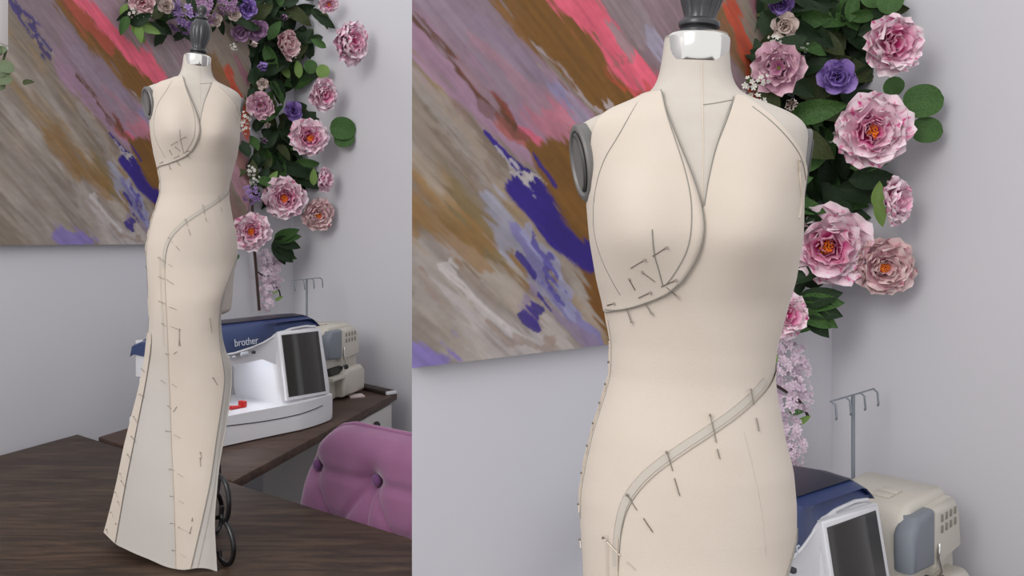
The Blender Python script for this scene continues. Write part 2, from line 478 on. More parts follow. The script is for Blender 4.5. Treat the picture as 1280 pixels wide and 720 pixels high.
def painting_colours(p, q):
    dirv = np.array(pq(745, 335)) - np.array(pq(600, 172)); dirv /= np.linalg.norm(dirv)
    al = p * dirv[0] + q * dirv[1]; ac = -p * dirv[1] + q * dirv[0]
    wx = (fbm(al * 9, ac * 22, 5) - .5) * 1.25; wy = (fbm(al * 9 + 40, ac * 22 + 17, 5) - .5) * 1.25
    streak = fbm(al * 10 + 3, ac * 110, 3) - .5
    col = np.ones((len(p), 3)) * np.array(lin(TAUPE))
    fine = fbm(al * 30 + 13, ac * 160 + 3, 3) - .5
    n1 = np.clip((fbm(al * 5 + 9, ac * 26, 4) - .5) * 5, 0, 1)[:, None]; n2 = np.clip((fbm(al * 4 + 31, ac * 18 + 5, 4) - .5) * 5, 0, 1)[:, None]
    n3 = np.clip((fbm(al * 6 + 71, ac * 40 + 5, 3) - .55) * 6, 0, 1)[:, None]
    first = True
    for mp, pts, w, c, op, rag in ST:
        P = [np.array(mp(*a)) for a in pts]
        pp = p + wx * 0.05 * rag; qq = q + wy * 0.05 * rag
        best = np.full(len(p), 9.0); 
        for a, b in zip(P[:-1], P[1:]):
            ab = b - a; L2 = ab @ ab
            t = np.clip(((pp - a[0]) * ab[0] + (qq - a[1]) * ab[1]) / L2, 0, 1)
            d = np.hypot(pp - a[0] - t * ab[0], qq - a[1] - t * ab[1])
            best = np.minimum(best, d)
        x = 1 - best / w + streak * 1.5 * rag + fine * .5 * rag
        soft = 0.22 if w > .05 else 0.35
        k = np.clip((x) / soft, 0, 1); k = k * k * (3 - 2 * k) * op
        tone = 1 + 0.35 * (fbm(al * 6 + w * 500, ac * 60 + w * 300, 3) - .5)
        cc = np.array(lin(c))[None, :] * tone[:, None]
        if c in (TAUPE, (164, 152, 142), GREY, WHITE):      # broken colour dragged through the wet ground
            cc = cc * (1 - .55 * n1) + np.array(lin((176, 142, 92))) * .55 * n1 if c == TAUPE else cc * (1 - .25 * n1) + np.array(lin((170, 150, 126))) * .25 * n1
            cc = cc * (1 - .55 * n2) + np.array(lin((192, 182, 174))) * .55 * n2
            cc = cc * (1 - .35 * n3) + np.array(lin((112, 92, 74))) * .35 * n3
        col = col * (1 - k[:, None]) + cc * k[:, None]
    tone = 1 + 0.45 * streak * (1 if True else 0)
    return np.clip(col * tone[:, None] * .86, 0, 1)

def painting_mat():
    m = bpy.data.materials.new('oil_pigment'); m.use_nodes = True
    nt = m.node_tree; b = nt.nodes['Principled BSDF']
    at = nt.nodes.new('ShaderNodeAttribute'); at.attribute_name = 'pigment'
    tc = nt.nodes.new('ShaderNodeTexCoord')
    mp = nt.nodes.new('ShaderNodeMapping'); mp.inputs['Rotation'].default_value = (0, R(45), 0); mp.inputs['Scale'].default_value = (60, 1, 60)
    nz = nt.nodes.new('ShaderNodeTexNoise'); nz.inputs['Scale'].default_value = 1.0; nz.inputs['Detail'].default_value = 5
    nt.links.new(tc.outputs['Object'], mp.inputs[0]); nt.links.new(mp.outputs[0], nz.inputs['Vector'])
    mr = nt.nodes.new('ShaderNodeMapRange'); mr.inputs[1].default_value = .25; mr.inputs[2].default_value = .75; mr.inputs[3].default_value = 0.93; mr.inputs[4].default_value = 1.07
    nt.links.new(nz.outputs[0], mr.inputs[0])
    mx = nt.nodes.new('ShaderNodeVectorMath'); mx.operation = 'SCALE'
    nt.links.new(at.outputs['Color'], mx.inputs[0]); nt.links.new(mr.outputs[0], mx.inputs['Scale'])
    nt.links.new(mx.outputs[0], b.inputs['Base Color'])
    b.inputs['Roughness'].default_value = 0.55; b.inputs['Specular IOR Level'].default_value = 0.3
    bp = nt.nodes.new('ShaderNodeBump'); bp.inputs['Strength'].default_value = 0.25; bp.inputs['Distance'].default_value = 0.002
    nt.links.new(nz.outputs[0], bp.inputs['Height']); nt.links.new(bp.outputs[0], b.inputs['Normal'])
    return m
M['paint'] = painting_mat()

def make_painting(PR, d, width, height, z0, step, label, cut=None, pscale=1.0, poff=(0, 0, 1)):
    """canvas hung on a wall: front face carries the pigment, stretcher edge behind it"""
    nrm = Vector((d.y, -d.x))                   # towards the room
    root = empty('abstract_painting', (PR.x, PR.y, z0))
    TH = 0.026
    nx = int(width / step); nz = int(height / step)
    ps = np.linspace(0, width, nx + 1); qs = np.linspace(0, height, nz + 1)
    Pg, Qg = np.meshgrid(ps, qs)
    p = Pg.ravel(); q = Qg.ravel()
    co = np.zeros((len(p), 3))
    co[:, 0] = -d.x * p + nrm.x * TH; co[:, 1] = -d.y * p + nrm.y * TH; co[:, 2] = q
    idx = np.arange((nx + 1) * (nz + 1)).reshape(nz + 1, nx + 1)
    faces = np.stack([idx[:-1, 1:].ravel(), idx[:-1, :-1].ravel(), idx[1:, :-1].ravel(), idx[1:, 1:].ravel()], 1)
    me = bpy.data.meshes.new('canvas_face')
    me.from_pydata(co.tolist(), [], faces.tolist())
    ca = me.color_attributes.new('pigment', 'FLOAT_COLOR', 'POINT')
    c = np.ones((len(p), 4), dtype=np.float32); c[:, :3] = painting_colours(p * pscale + poff[0], q * poff[2] + poff[1])
    ca.data.foreach_set('color', c.ravel())
    me.materials.append(M['paint'])
    link(bpy.data.objects.new('canvas_face', me), root)
    a = Vector((0, 0)); b = -d * width
    poly = [a + nrm * 0.001, b + nrm * 0.001, b + nrm * (TH - 0.0006), a + nrm * (TH - 0.0006)]
    if cut is not None:      # the stretcher's end is bevelled back
        poly[1] = -d * (cut - 0.0005) + nrm * 0.001; poly[2] = poly[2] + d * 0.0004
    bm_obj('stretcher', prism_bm([tuple(x) for x in poly], 0.0005, height - 0.0005), M['canvas_edge'], root, False)
    tag(root, label, 'painting')
    return root
# right bay: the canvas ends at the partition's free edge
nP = Vector((dP.y, -dP.x))
lw = (on_wall(WP + nP * 0.026, dP, 515.0) - (PR_R + nP * 0.026)).length
make_painting(PR_R, dP, lw, 1.02, ZC + QB_R, 0.0026, 'large close abstract canvas behind the bigger dress form on the right', cut=(on_wall(WP, dP, 515.3) - PR_R).length)
lwl = (on_wall(WA, dA, -60) - PR_L).length
make_painting(PR_L, dA, lwl, 1.05, ZC + QB_L, 0.0042, 'abstract diagonal-stroke canvas behind the full-length gown on the left', pscale=1.2, poff=(-.015, -.008, 1.06))

# ------------------------------------------------------------------ dress form + gown (built once, copied to the other bay)
AX = Vector((-0.663, 1.67)); HTAB = 0.65           # axis in plan and camera height above the table, left bay
PSI = math.atan2(0.663, 1.67)
lxv = Vector((math.cos(PSI), math.sin(PSI))); lyv = Vector((-math.sin(PSI), math.cos(PSI)))
SX, SZ = 645.0, 600.0                               # pixels per metre across / up
def X_(u): return (u - 243.0) / SX
def Z_(v): return (689.0 - v) / SZ
def RL(x, y): return (183 + .421 * (x - 720), 115 + .415 * (y - 160))   # close view -> wide view pixels

BODY = np.array([
    # v, uL, uR, half depth px, exponent
    (66, 230, 263, 15, 2), (78, 228.5, 264, 16, 2), (86, 227, 264.5, 17, 2), (92, 225, 266, 18.5, 2), (97, 221, 269, 21, 2), (100, 216, 273, 23, 2.05),
    (103, 208, 280, 26, 2.1), (106.5, 198.5, 288, 29, 2.2), (110, 188, 295.5, 31, 2.35), (114, 182.5, 300.5, 33, 2.55), (119, 183.0, 303, 34, 2.7),
    (126, 186, 303, 35.5, 2.7), (136, 189, 302, 37, 2.6), (150, 190, 300, 38, 2.4), (173, 192, 299.5, 39, 2.2), (194, 195.6, 296, 38, 2.1),
    (206, 198.6, 292.5, 36, 2), (227, 202, 287, 33, 2), (243, 201.5, 285, 32, 2), (252, 199, 286, 33, 2), (273, 192, 290, 37, 2),
    (289, 188, 294, 39, 2), (306, 185, 295.5, 40, 2), (322, 185, 295.5, 40.5, 2), (347, 187, 293, 40, 2), (375, 190, 291, 38, 2), (388, 192, 289.5, 36, 2)])
vv = np.arange(66, 388.01, 0.5)
def sm(col, k):
    y = np.interp(vv, BODY[:, 0], BODY[:, col])
    ker = np.exp(-0.5 * (np.arange(-12, 13) / k) ** 2); ker /= ker.sum()
    yp = np.concatenate([np.full(12, y[0]), y, np.full(12, y[-1])])
    return np.convolve(yp, ker, 'valid')
bUL, bUR, bB, bN = sm(1, 3.2), sm(2, 3.2), sm(3, 6), sm(4, 5)
def rowp(v):
    l = np.interp(v, vv, bUL); r = np.interp(v, vv, bUR)
    return X_((l + r) / 2), (r - l) / 2 / SX, np.interp(v, vv, bB) / SX, np.interp(v, vv, bN)
def bump(u, v):
    g = lambda cu, cv, su, s1, s2: math.exp(-((u - cu) / su) ** 2 - ((v - cv) / (s1 if v < cv else s2)) ** 2)
    return 0.019 * g(217, 168, 23, 32, 22) + 0.019 * g(274, 169, 23, 32, 22) + 0.010 * g(245, 165, 60, 40, 34)
def surf(phi, v, off=0.0):
    """phi 0 = right, 90 = front, 180 = left"""
    c, a, b, n = rowp(v)
    cs, sn = math.cos(phi), math.sin(phi)
    x = c + (a + off) * math.copysign(abs(cs) ** (2 / n), cs)
    y = -(b + off) * math.copysign(abs(sn) ** (2 / n), sn)
    u = 243 + x * SX
    if sn > 0: y -= bump(u, v) * min(1, sn * 2.0)
    return Vector((x, y, Z_(v)))
def phi_of(u, v, off=0.0):
    c, a, b, n = rowp(v)
    k = max(-1, min(1, (X_(u) - c) / (a + off)))
    return math.acos(math.copysign(abs(k) ** (n / 2), k))

def strip(name, vs, fr, fl_, off, m, parent, n=40, thick=0.0):
    """sheet of cloth between two boundary angles on each row"""
    V = []; Fc = []
    for i, v in enumerate(vs):
        a, b = fr(v), fl_(v)
        for k in range(n + 1):
            V.append(surf(a + (b - a) * k / n, v, off))
    for i in range(len(vs) - 1):
        for k in range(n):
            q = i * (n + 1) + k
            Fc.append((q, q + 1, q + n + 2, q + n + 1))
    o = mesh_obj(name, V, Fc, m, parent)
    if thick:
        md = o.modifiers.new('cloth', 'SOLIDIFY'); md.thickness = thick; md.offset = 1.0
    return o

form = empty('dress_form')
# torso shell
V = []; Fc = []; NP_ = 72
rows = np.concatenate([np.arange(68, 96, 2.0), np.arange(96, 124, 0.75), np.arange(124, 388.1, 2.5)])
for v in rows:
    for k in range(NP_):
        V.append(surf(2 * math.pi * k / NP_, v))
for i in range(len(rows) - 1):
    for k in range(NP_):
        Fc.append((i * NP_ + k, (i + 1) * NP_ + k, (i + 1) * NP_ + (k + 1) % NP_, i * NP_ + (k + 1) % NP_))
# rounded underside
base = (len(rows) - 1) * NP_
prev = base
c0, a0, b0, n0 = rowp(388)
for f_, dz in ((.93, .006), (.8, .010), (.5, .012)):
    st = len(V)
    for k in range(NP_):
        p = V[base + k]; V.append(Vector((c0 + (p.x - c0) * f_, p.y * f_, p.z - dz)))
    for k in range(NP_):
        Fc.append((prev + k, st + k, st + (k + 1) % NP_, prev + (k + 1) % NP_))
    prev = st
Fc.append(tuple(range(prev, prev + NP_)))
Fc.append(tuple(range(NP_))[::-1])
mesh_obj('torso', V, Fc, M['form'], form)
# centre seam and neck seam of the form
def surf_line(name, pts, off, r, m, parent, n=4, k=6):
    P = [surf(phi_of(u, v, off), v, off) for u, v in smooth_path([RL(*p) for p in pts], k)]
    return tube(name, P, r, m, parent, n)
surf_line('centre_seam', [(877, 86), (877.5, 120), (878, 160), (878, 200), (877, 262)], 0.0002, 0.0005, M['thread'], form)
surf_line('neck_seam', [(878, 143), (893, 141), (912, 137)], 0.0002, 0.0005, M['cream_d'], form)
# neck ring and finial lean a little to the side
TILT = R(5.0)
nx0 = X_(246.3); nz0 = Z_(81.0)
head_m = Matrix.Translation((nx0, 0, nz0)) @ Matrix.Rotation(TILT, 4, 'Y')
def lathe(name, prof, m, parent, n=32, flute=None):
    if name == 'finial': prof = [(a, b + .003) for a, b in prof]
    V, Fc = lathe_vf(prof, n, flute)
    return mesh_obj(name, [head_m @ Vector(v) for v in V], Fc, m, parent, True, 45)
rr = 17.2 / SX
lathe('neck_ring', [(rr * .97, -0.004), (rr, -0.003), (rr, .0185), (rr * .985, .0205), (rr * .93, .0215), (.006, .0215)], M['chrome'], form, 48)
fin = [(.014, .0185), (.0165, .0195), (.0168, .0225), (.0145, .0245), (.0138, .0255), (.0168, .0268), (.0172, .0290), (.0165, .0312), (.0135, .033),
       (.0132, .036), (.0155, .043), (.0186, .053), (.0203, .063), (.0205, .071), (.0192, .080), (.0160, .088), (.0125, .0935), (.0105, .0955), (.0125, .0965),
       (.0130, .0985), (.0112, .1005), (.0075, .103), (.0065, .106), (.0085, .110), (.0098, .115), (.0092, .120), (.006, .1245), (.002, .126)]
def flute(a, z):
    if .034 < z < .093:
        w = math.sin(math.pi * (z - .034) / .059) ** .5
        return 1 - 0.10 * w * (1 - abs(math.cos(a * 5.0)) ** .6)
    return 1.0
lathe('finial', fin, M['pewter'], form, 80, flute)
# arm plates: an oval disc with a raised rim and a dark slot
for sgn, uc, vc in ((-1, 187.0, 133.3), (1, 300.5, 137.0)):
    cx, cz = X_(uc), Z_(vc)
    yaw = R(25) if sgn < 0 else R(4)
    rot = Matrix.Translation((cx - sgn * 0.001, -0.025 if sgn < 0 else 0.0, cz)) @ Matrix.Rotation(R(9) * sgn, 4, 'Y') @ Matrix.Rotation(yaw * (1 if sgn < 0 else -1), 4, 'Z')
    V = []; Fc = []
    N = 40
    rings = [(1.0, -.006), (1.0, .003), (.94, .0045), (.84, .0045), (.80, .0025), (.4, .0025)]
    for f_, h in rings:
        for k in range(N):
            a = 2 * math.pi * k / N
            V.append(rot @ Vector((sgn * h, .023 * f_ * math.cos(a), .0335 * f_ * math.sin(a))))
    for i in range(len(rings) - 1):
        for k in range(N):
            Fc.append((i * N + k, i * N + (k + 1) % N, (i + 1) * N + (k + 1) % N, (i + 1) * N + k))
    Fc.append(tuple(range((len(rings) - 1) * N, len(rings) * N)))
    pl = mesh_obj('arm_plate', V, Fc, M['armgrey'], form, True, 40)
    sl = [rot @ Vector((sgn * .0042, .023 * .6 * math.cos(a), .0335 * .72 * math.sin(a))) for a in [math.pi * (.55 + .9 * k / 14) for k in range(15)]]
    tube('slot', sl, .0022, M['armdark'], pl, 6)
# stand
tube('pole', [(0, 0, Z_(388) + .01), (0, 0, .03)], .0095, M['iron'], form, 16)
V_, F_ = lathe_vf([(.012, .02), (.022, .024), (.026, .034), (.022, .045), (.012, .05)], 24)
mesh_obj('stand_hub', V_, F_, M['iron'], form, True, 40)
for ang, s_ in ((-62, 1.0), (62, .8), (152, .8)):
    ca, sa = math.cos(R(ang)), math.sin(R(ang))
    pr = [(.010, .150), (.05, .182), (.105, .190), (.140, .178), (.153, .150), (.150, .118), (.134, .100), (.122, .112), (.124, .130)]
    pr2 = [(.012, .035), (.06, .075), (.11, .097), (.145, .090), (.168, .066), (.173, .036), (.160, .013), (.138, .0062), (.118, .012), (.112, .028)]
    for nm, path in (('scroll_brace', pr), ('scroll_foot', pr2)):
        P = [Vector((r * .88 * s_ * ca, r * .88 * s_ * sa, (z - .012 if nm == 'scroll_brace' else z * .96))) for r, z in smooth_path(path, 8)]
        tube(nm, P, .0048, M['iron'], form, 10)

gown = empty('muslin_gown')
PI = math.pi
def curve_fn(pts):
    """pts in close-view pixels, increasing y  ->  u(v) in wide-view pixels"""
    P = smooth_path([RL(*p) for p in pts], 10)
    us = [p[0] for p in P]; vs_ = [p[1] for p in P]
    return lambda v: float(np.interp(v, vs_, us))
# main bodice: right halter side and the whole midriff, wraps round the back
neckR = curve_fn([(916, 128), (906, 160), (893, 195), (884, 232), (878, 262), (862, 300), (820, 330), (770, 350), (748, 372)])
armR = curve_fn([(922, 126), (940, 143), (968, 172), (992, 204), (1003, 235), (1007, 262)])
v_top = RL(0, 129)[1]; v_arm = RL(0, 250)[1]; v_full = RL(0, 371)[1]
def fr_main(v):
    if v < v_arm: return phi_of(armR(v), v)
    p0 = phi_of(armR(v_arm), v_arm)
    return p0 - (PI + p0) * min(1.0, (v - v_arm) / 45.0)
def fl_main(v):
    if v < v_full: return phi_of(neckR(v), v)
    return PI
strip('front_panel', np.arange(v_top, 319.1, 1.5), fr_main, fl_main, .0020, M['muslin'], gown, 64)
# left halter cup, laid over it
cupR = curve_fn([(828, 119), (836, 150), (851, 190), (866, 228), (876, 262), (878.5, 290), (872, 318), (856, 345), (835, 363), (800, 378), (770, 386), (752, 391)])
cupL = curve_fn([(800, 119), (790, 127), (765, 141), (748, 165), (744, 200), (745, 236), (735, 252), (710, 270), (690, 280)])
v_ct = RL(0, 120)[1]; v_ca = RL(0, 272)[1]; v_cb = RL(0, 390)[1]
def fl_cup(v):
    if v < v_ca: return phi_of(cupL(v), v, .003)
    return PI + .5 * min(1, (v - v_ca) / 30)
strip('halter_cup', np.arange(v_ct, v_cb, 1.0), lambda v: phi_of(cupR(v), v, .003), fl_cup, .0036, M['muslin'], gown, 40, .0008)

# skirt, in the wide view: Coons patch between hip, hem and the two side edges
def loc(u, v, ly):
    """point seen at pixel (u, v) that lies ly behind the form's axis plane"""
    k = (u - 640) / F
    # plan point P = AX + lx*lxv + ly*lyv with P.x = k P.y
    bx = AX.x + ly * lyv.x; by = AX.y + ly * lyv.y
    lx = (k * by - bx) / (lxv.x - k * lxv.y)
    Y = by + lx * lxv.y
    return np.array([lx, ly, HTAB + (VH - v) / F * Y])
V0 = 318.0
Ledge = [(185, 318, 0), (185.5, 335, 0), (187, 370, .005), (188, 400, .008), (184.5, 430, .012), (182, 450, .015), (176, 480, .02), (171, 500, .025), (163, 530, .03), (155.5, 560, .035), (147, 600, .045), (137, 640, .055), (130, 665, .06)]
Redge = [(296, 318, -.002), (291.5, 335, -.024), (285, 352, -.036), (279.5, 370, -.044), (276, 388, -.048), (275.5, 402, -.05), (277, 420, -.052), (281, 437, -.054), (288, 455, -.057), (289, 475, -.06), (287, 500, -.066), (281, 540, -.076), (274, 580, -.088), (270, 620, -.10), (268, 650, -.108), (269, 680, -.115), (271, 714, -.125)]
Hem = [(271, 714, -.125), (260, 710, -.122), (247, 709, -.116), (235, 711, -.108), (225, 711.5, -.10), (205, 708, -.078), (180, 696, -.034), (160, 686, .005), (145, 679, .035), (130, 665, .06)]
def edge_fn(E):
    P = np.array([loc(*e) for e in smooth_path(E, 6)])
    d = np.concatenate([[0], np.cumsum(np.linalg.norm(np.diff(P, axis=0), axis=1))]); d /= d[-1]
    return lambda t: np.array([np.interp(t, d, P[:, i]) for i in range(3)])
eL, eR, eH = edge_fn(Ledge), edge_fn(Redge), edge_fn(Hem)
cT, aT, bT, nT = rowp(V0)
def eT(s):
    ph = PI * s
    return np.array([cT + (aT + .0026) * math.cos(ph), -(bT + .0026) * math.sin(ph), Z_(V0)])
cTR, cTL, cHR, cHL = eT(0), eT(1), eH(0), eH(1)
def coons(s, t):
    T = eT(s); H = eH(s); L = eL(t); Rr = eR(t)
    bl = (1 - t) * ((1 - s) * cTR + s * cTL) + t * ((1 - s) * cHR + s * cHL)
    tt = t
    Lx = L + (cTL - eL(0)) * (1 - t); Rx = Rr + (cTR - eR(0)) * (1 - t)
    P = (1 - tt) * T + tt * H + (1 - s) * Rx + s * Lx - bl
    # a little stiffness: shallow folds towards the hem
    P = P.copy(); P[1] -= 0.006 * math.sin(s * 9.0 + 1.0) * t * t * math.sin(PI * s)
    return P
def cloth(s, t):
    P = coons(s, t)
    w = min(1, t / .17); w = w * w * (3 - 2 * w)
    if w < 1:
        Q = np.array(surf(PI * s, min(387, 689 - P[2] * SZ), .0026))
        k = min(1, s / .12)
        w = w * k + (1 - k) * min(1, w * 2.2)
        P = Q * (1 - w) + P * w
    return P
NS, NT = 90, 110
Gd = np.array([[cloth(i / NS, j / NT) for i in range(NS + 1)] for j in range(NT + 1)])
Xw = AX.x + Gd[..., 0] * lxv.x + Gd[..., 1] * lyv.x; Yw = AX.y + Gd[..., 0] * lxv.y + Gd[..., 1] * lyv.y
Ug = 640 + F * Xw / Yw; Vg = VH + F * (HTAB - Gd[..., 2]) / Yw
Sg = np.linspace(0, 1, NS + 1)
def seam_s(pts):
    """pixel curve u(v) -> s on every row"""
    P = smooth_path(pts, 8); us = np.array([p[0] for p in P]); vs_ = np.array([p[1] for p in P])
    out = []
    for j in range(NT + 1):
        f_ = Ug[j] - np.interp(Vg[j], vs_, us)
        k = 0
        for i in range(NS):
            if f_[i] >= 0 > f_[i + 1]:
                k = Sg[i] + (Sg[1] - Sg[0]) * f_[i] / (f_[i] - f_[i + 1]); break
        else:
            k = 0.0 if f_[0] < 0 else 1.0
        out.append(k)
    return np.array(out)
cen = seam_s([(208, 312), (207.5, 330), (208, 360), (210, 400), (212, 450), (214, 500), (216, 560), (219, 620), (221, 680), (222, 720)])
rgt = seam_s([(300, 310), (292, 330), (284, 352), (276, 376), (273, 400), (274, 430), (278, 455), (280, 475), (276, 510), (270, 550), (263, 600), (255, 640), (246, 680), (238, 715)])
lft = seam_s([(184, 318), (186, 350), (188, 400), (189, 430), (186, 455), (181, 485), (174, 520), (166, 560), (158, 600), (149, 650), (142, 690)])
def Gat(s, j, off=0.0):
    i = min(NS - 1, int(s * NS)); f_ = s * NS - i
    P = Gd[j, i] * (1 - f_) + Gd[j, i + 1] * f_
    if off:
        a = Gd[j, min(NS, i + 2)] - Gd[j, max(0, i - 1)]; b = Gd[min(NT, j + 1), i] - Gd[max(0, j - 1), i]
        nn = np.cross(a, b); nn /= (np.linalg.norm(nn) + 1e-9)
        if nn[1] > 0: nn = -nn
        P = P + nn * off
    return Vector(P)
def skirt_panel(name, sa, sb, off, m, j0=0, j1=NT, n=24):
    V = []; Fc = []
    js = list(range(j0, j1 + 1))
    for j in js:
        for k in range(n + 1):
            V.append(Gat(sa[j] + (sb[j] - sa[j]) * k / n, j, off))
    for i in range(len(js) - 1):
        for k in range(n):
            q = i * (n + 1) + k
            Fc.append((q, q + 1, q + n + 2, q + n + 1))
    o = mesh_obj(name, V, Fc, m, gown)
    return o
one = np.ones(NT + 1); zero = np.zeros(NT + 1)
jm = int(NT * .27)
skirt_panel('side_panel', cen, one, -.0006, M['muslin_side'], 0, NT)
skirt_panel('seam_allowance', np.minimum(lft - .006, .985), one, .0010, M['muslin'], jm, NT, 8)
skirt_panel('centre_panel', np.maximum(rgt - .004, 0), cen + .012, .0010, M['muslin'])
skirt_panel('slit_godet', zero, rgt, 0.0, M['muslin2'])
# back of the skirt, from the left edge round to the slit
V = []; Fc = []; n = 30
for j in range(NT + 1):
    t = j / NT
    A = Gd[j, NS]; B_ = Gd[j, 0]
    for k in range(n + 1):
        s = k / n
        c = (A + np.array([max(B_[0], .02) , .02, B_[2]])) / 2
        dep = (bT + .002) * (1 - t) + .15 * t
        x = A[0] + ((cTR[0] * (1 - min(1, t * 5)) - .03 * min(1, t * 5)) - A[0]) * (1 - math.cos(PI * s)) / 2
        V.append((x, A[1] * (1 - s) + dep * math.sin(PI * s) * (1 - .3 * s * t), A[2] * (1 - s) + (Gd[j, 0][2]) * s))
for j in range(NT):
    for k in range(n):
        q = j * (n + 1) + k
        Fc.append((q, q + 1, q + n + 2, q + n + 1))
mesh_obj('back_panel', V, Fc, M['muslin2'], gown)

# hip panel: everything under the curved seam, lapped over the midriff
hipc = curve_fn([(968, 452), (958, 470), (940, 487), (915, 506), (886, 525), (855, 546), (828, 567), (806, 590), (791, 615), (783, 645), (780, 680), (779, 712)])
hipc_pts = [(968, 452), (958, 470), (940, 487), (915, 506), (886, 525), (855, 546), (828, 567), (806, 590), (791, 615), (783, 645), (780, 680), (779, 712)]
v_h = RL(0, 453)[1]
strip('hip_panel', np.arange(v_h, 318.9, 1.2), lambda v: -.25, lambda v: phi_of(hipc(v), v, .002), .0036, M['muslin'], gown, 44)

# pen lines
def pen(pts, off, r=.00042, m='pen', name='pen_line'):
    return surf_line(name, pts, off, r, M[m], gown)
pen([(803, 130), (793, 152), (779, 178), (762, 205), (752, 232), (747, 262), (748, 292), (757, 322), (770, 348), (780, 365)], .0045)
pen([(830, 124), (835, 150), (846, 185), (857, 220), (864, 255), (864, 290), (858, 315), (845, 338), (836, 350)], .0047)
pen([(828, 119), (836, 150), (851, 190), (866, 228), (876, 262), (878.5, 290), (872, 318), (856, 345), (848, 352)], .0045, .0004)
pen([(914, 132), (906, 160), (893, 195), (884, 232), (879, 262)], .0022, .0004)
pen([(910, 143), (900, 172), (890, 203), (882, 240)], .0022, .0003)
pen([(935, 146), (955, 164), (975, 185), (990, 205), (999, 230)], .0022)
pen([(988, 208), (989, 232), (992, 255), (988, 275)], .0024, .0007, 'thread', 'raw_thread')
pen([(757, 386), (775, 384), (800, 377), (833, 363), (850, 350)], .0046, .0005)
pen([(821, 288), (823, 315), (828, 335), (832, 352)], .0047, .0005)
pen([(905, 350), (920, 352)], .0017, .0001)
# shaded pencil band along the curved hip seam, and its stitched edge
def band(pts, w, off, m, name):
    P = smooth_path([RL(*p) for p in pts], 6); V = []; Fc = []
    for i, p in enumerate(P):
        d = P[min(i + 1, len(P) - 1)] - P[max(i - 1, 0)]; d = d / (np.linalg.norm(d) + 1e-9); nn = np.array([d[1], -d[0]])
        for sgn in (-1, 0, 1):
            q = p + nn * w * sgn
            V.append(surf(phi_of(q[0], q[1], off), q[1], off))
    for i in range(len(P) - 1):
        for k in range(2):
            q = i * 3 + k; Fc.append((q, q + 1, q + 4, q + 3))
    return mesh_obj(name, V, Fc, M[m], gown)
sh = [(x - 5, y - 6) for x, y in hipc_pts[1:]]
band(sh, 1.6, .0026, 'chalk', 'pencil_band')
pen([(x - 1, y - 1) for x, y in hipc_pts], .0042, .0003)
pen([(x - 9, y - 9) for x, y in hipc_pts[2:]], .0021, .0002, 'chalk', 'pencil_line')
# dotted ease marks
for x, y in ((905, 514), (940, 520), (952, 560)): pass
pen([(925, 520), (935, 560), (945, 610), (950, 660)], .0036, .0003, 'chalk', 'fold_line')
# skirt seam lines
def sk_line(sv, off, r, m='pen', name='pen_line', j0=0, j1=NT, ds=0.0):
    P = [Gat(min(1, max(0, sv[j] + ds)), j, off) for j in range(j0, j1 + 1)]
    return tube(name, P, r, M[m], gown, 4)
sk_line(cen, .0024, .0005, 'thread', 'seam_ridge', 0, NT, .008)
sk_line(cen, .0026, .0004, 'chalk', 'pencil_line', 0, int(NT * .3), .05)
sk_line(rgt, .0020, .0005)
sk_line(rgt, .0016, .0003, 'pen', 'pen_line', int(NT * .15), NT, -.045)
sk_line(lft, .0016, .0004, 'pen', 'seam_gap', jm + 4, NT, -.004)
tube('edge_fold', [Gat(0.0, j, .0004) for j in range(NT + 1)], .0011, M['muslin2'], gown, 5)
tube('hem_edge', [Gat(i / NS, NT, .0004) for i in range(NS + 1)], .0009, M['muslin2'], gown, 5)
# pinned side seam standing off the left silhouette
def flange(vs, w, m, name):
    V = []; Fc = []
    for i, v in enumerate(vs):
        ph = PI + .12
        a = surf(ph, v, .0018); b = surf(ph - .06, v, .0018 + w * (1 + .15 * math.sin(v * .33)))
        c = b + Vector((0, -.0012, 0))
        V += [a, b, c, a + Vector((0, -.0022, 0))]
    for i in range(len(vs) - 1):
        for k in range(3):
            q = i * 4 + k; Fc.append((q, q + 1, q + 5, q + 4))
    return mesh_obj(name, V, Fc, M[m], gown)
flange(np.arange(RL(0, 382)[1], 320, 1.5), .0022, 'muslin', 'side_seam_flange')
tube('seam_gap', [surf(PI - .22, v, .0020) for v in np.arange(RL(0, 400)[1], 320, 2)], .0004, M['pen'], gown, 4)

# pins: a steel shaft that dips under the cloth, with a flat head
def pin(pts3, nrm):
    V = []; Fc = []
    for a, b in pts3:
        v_, f_ = tube_vf([a, b], .00046, 5)
        o = len(V); V += v_; Fc += [tuple(i + o for i in q) for q in f_]
    v_, f_ = tube_vf([pts3[0][0] - nrm * .0003, pts3[0][0] + nrm * .0012], .0011, 6)
    o = len(V); V += v_; Fc += [tuple(i + o for i in q) for q in f_]
    return mesh_obj('pin', V, Fc, M['pin'], gown, True, 40)
def pin_s(*segs, off=.0046):
    out = []
    for x0, y0, x1, y1 in segs:
        a = RL(x0, y0); b = RL(x1, y1)
        out.append((surf(phi_of(*a, off), a[1], off), surf(phi_of(*b, off), b[1], off)))
    pin(out, Vector((0, -1, 0)))
pin_s((934, 473, 937, 490), (940, 505, 943, 520), off=.0046)
pin_s((886, 500, 893, 530), (894, 537, 897, 548), off=.0046)
pin_s((836, 543, 843, 563), (845, 571, 851, 590), off=.0046)
pin_s((789, 597, 801, 612), (809, 620, 820, 634), off=.0046)
pin_s((759, 654, 781, 669), (789, 674, 800, 681), off=.0046)
for sg in ((837, 308, 821, 318), (812, 322, 795, 332), (808, 336, 823, 347), (792, 345, 799, 358), (817, 360, 803, 367),
           (771, 376, 761, 380), (847, 345, 830, 353)):
    pin_s(sg, off=.0050)
for sg in ((848, 364, 836, 353), (818, 385, 810, 372), (793, 397, 787, 380)):
    pin_s(sg, off=.0042)
pin_s((989, 210, 988, 222), off=.004)
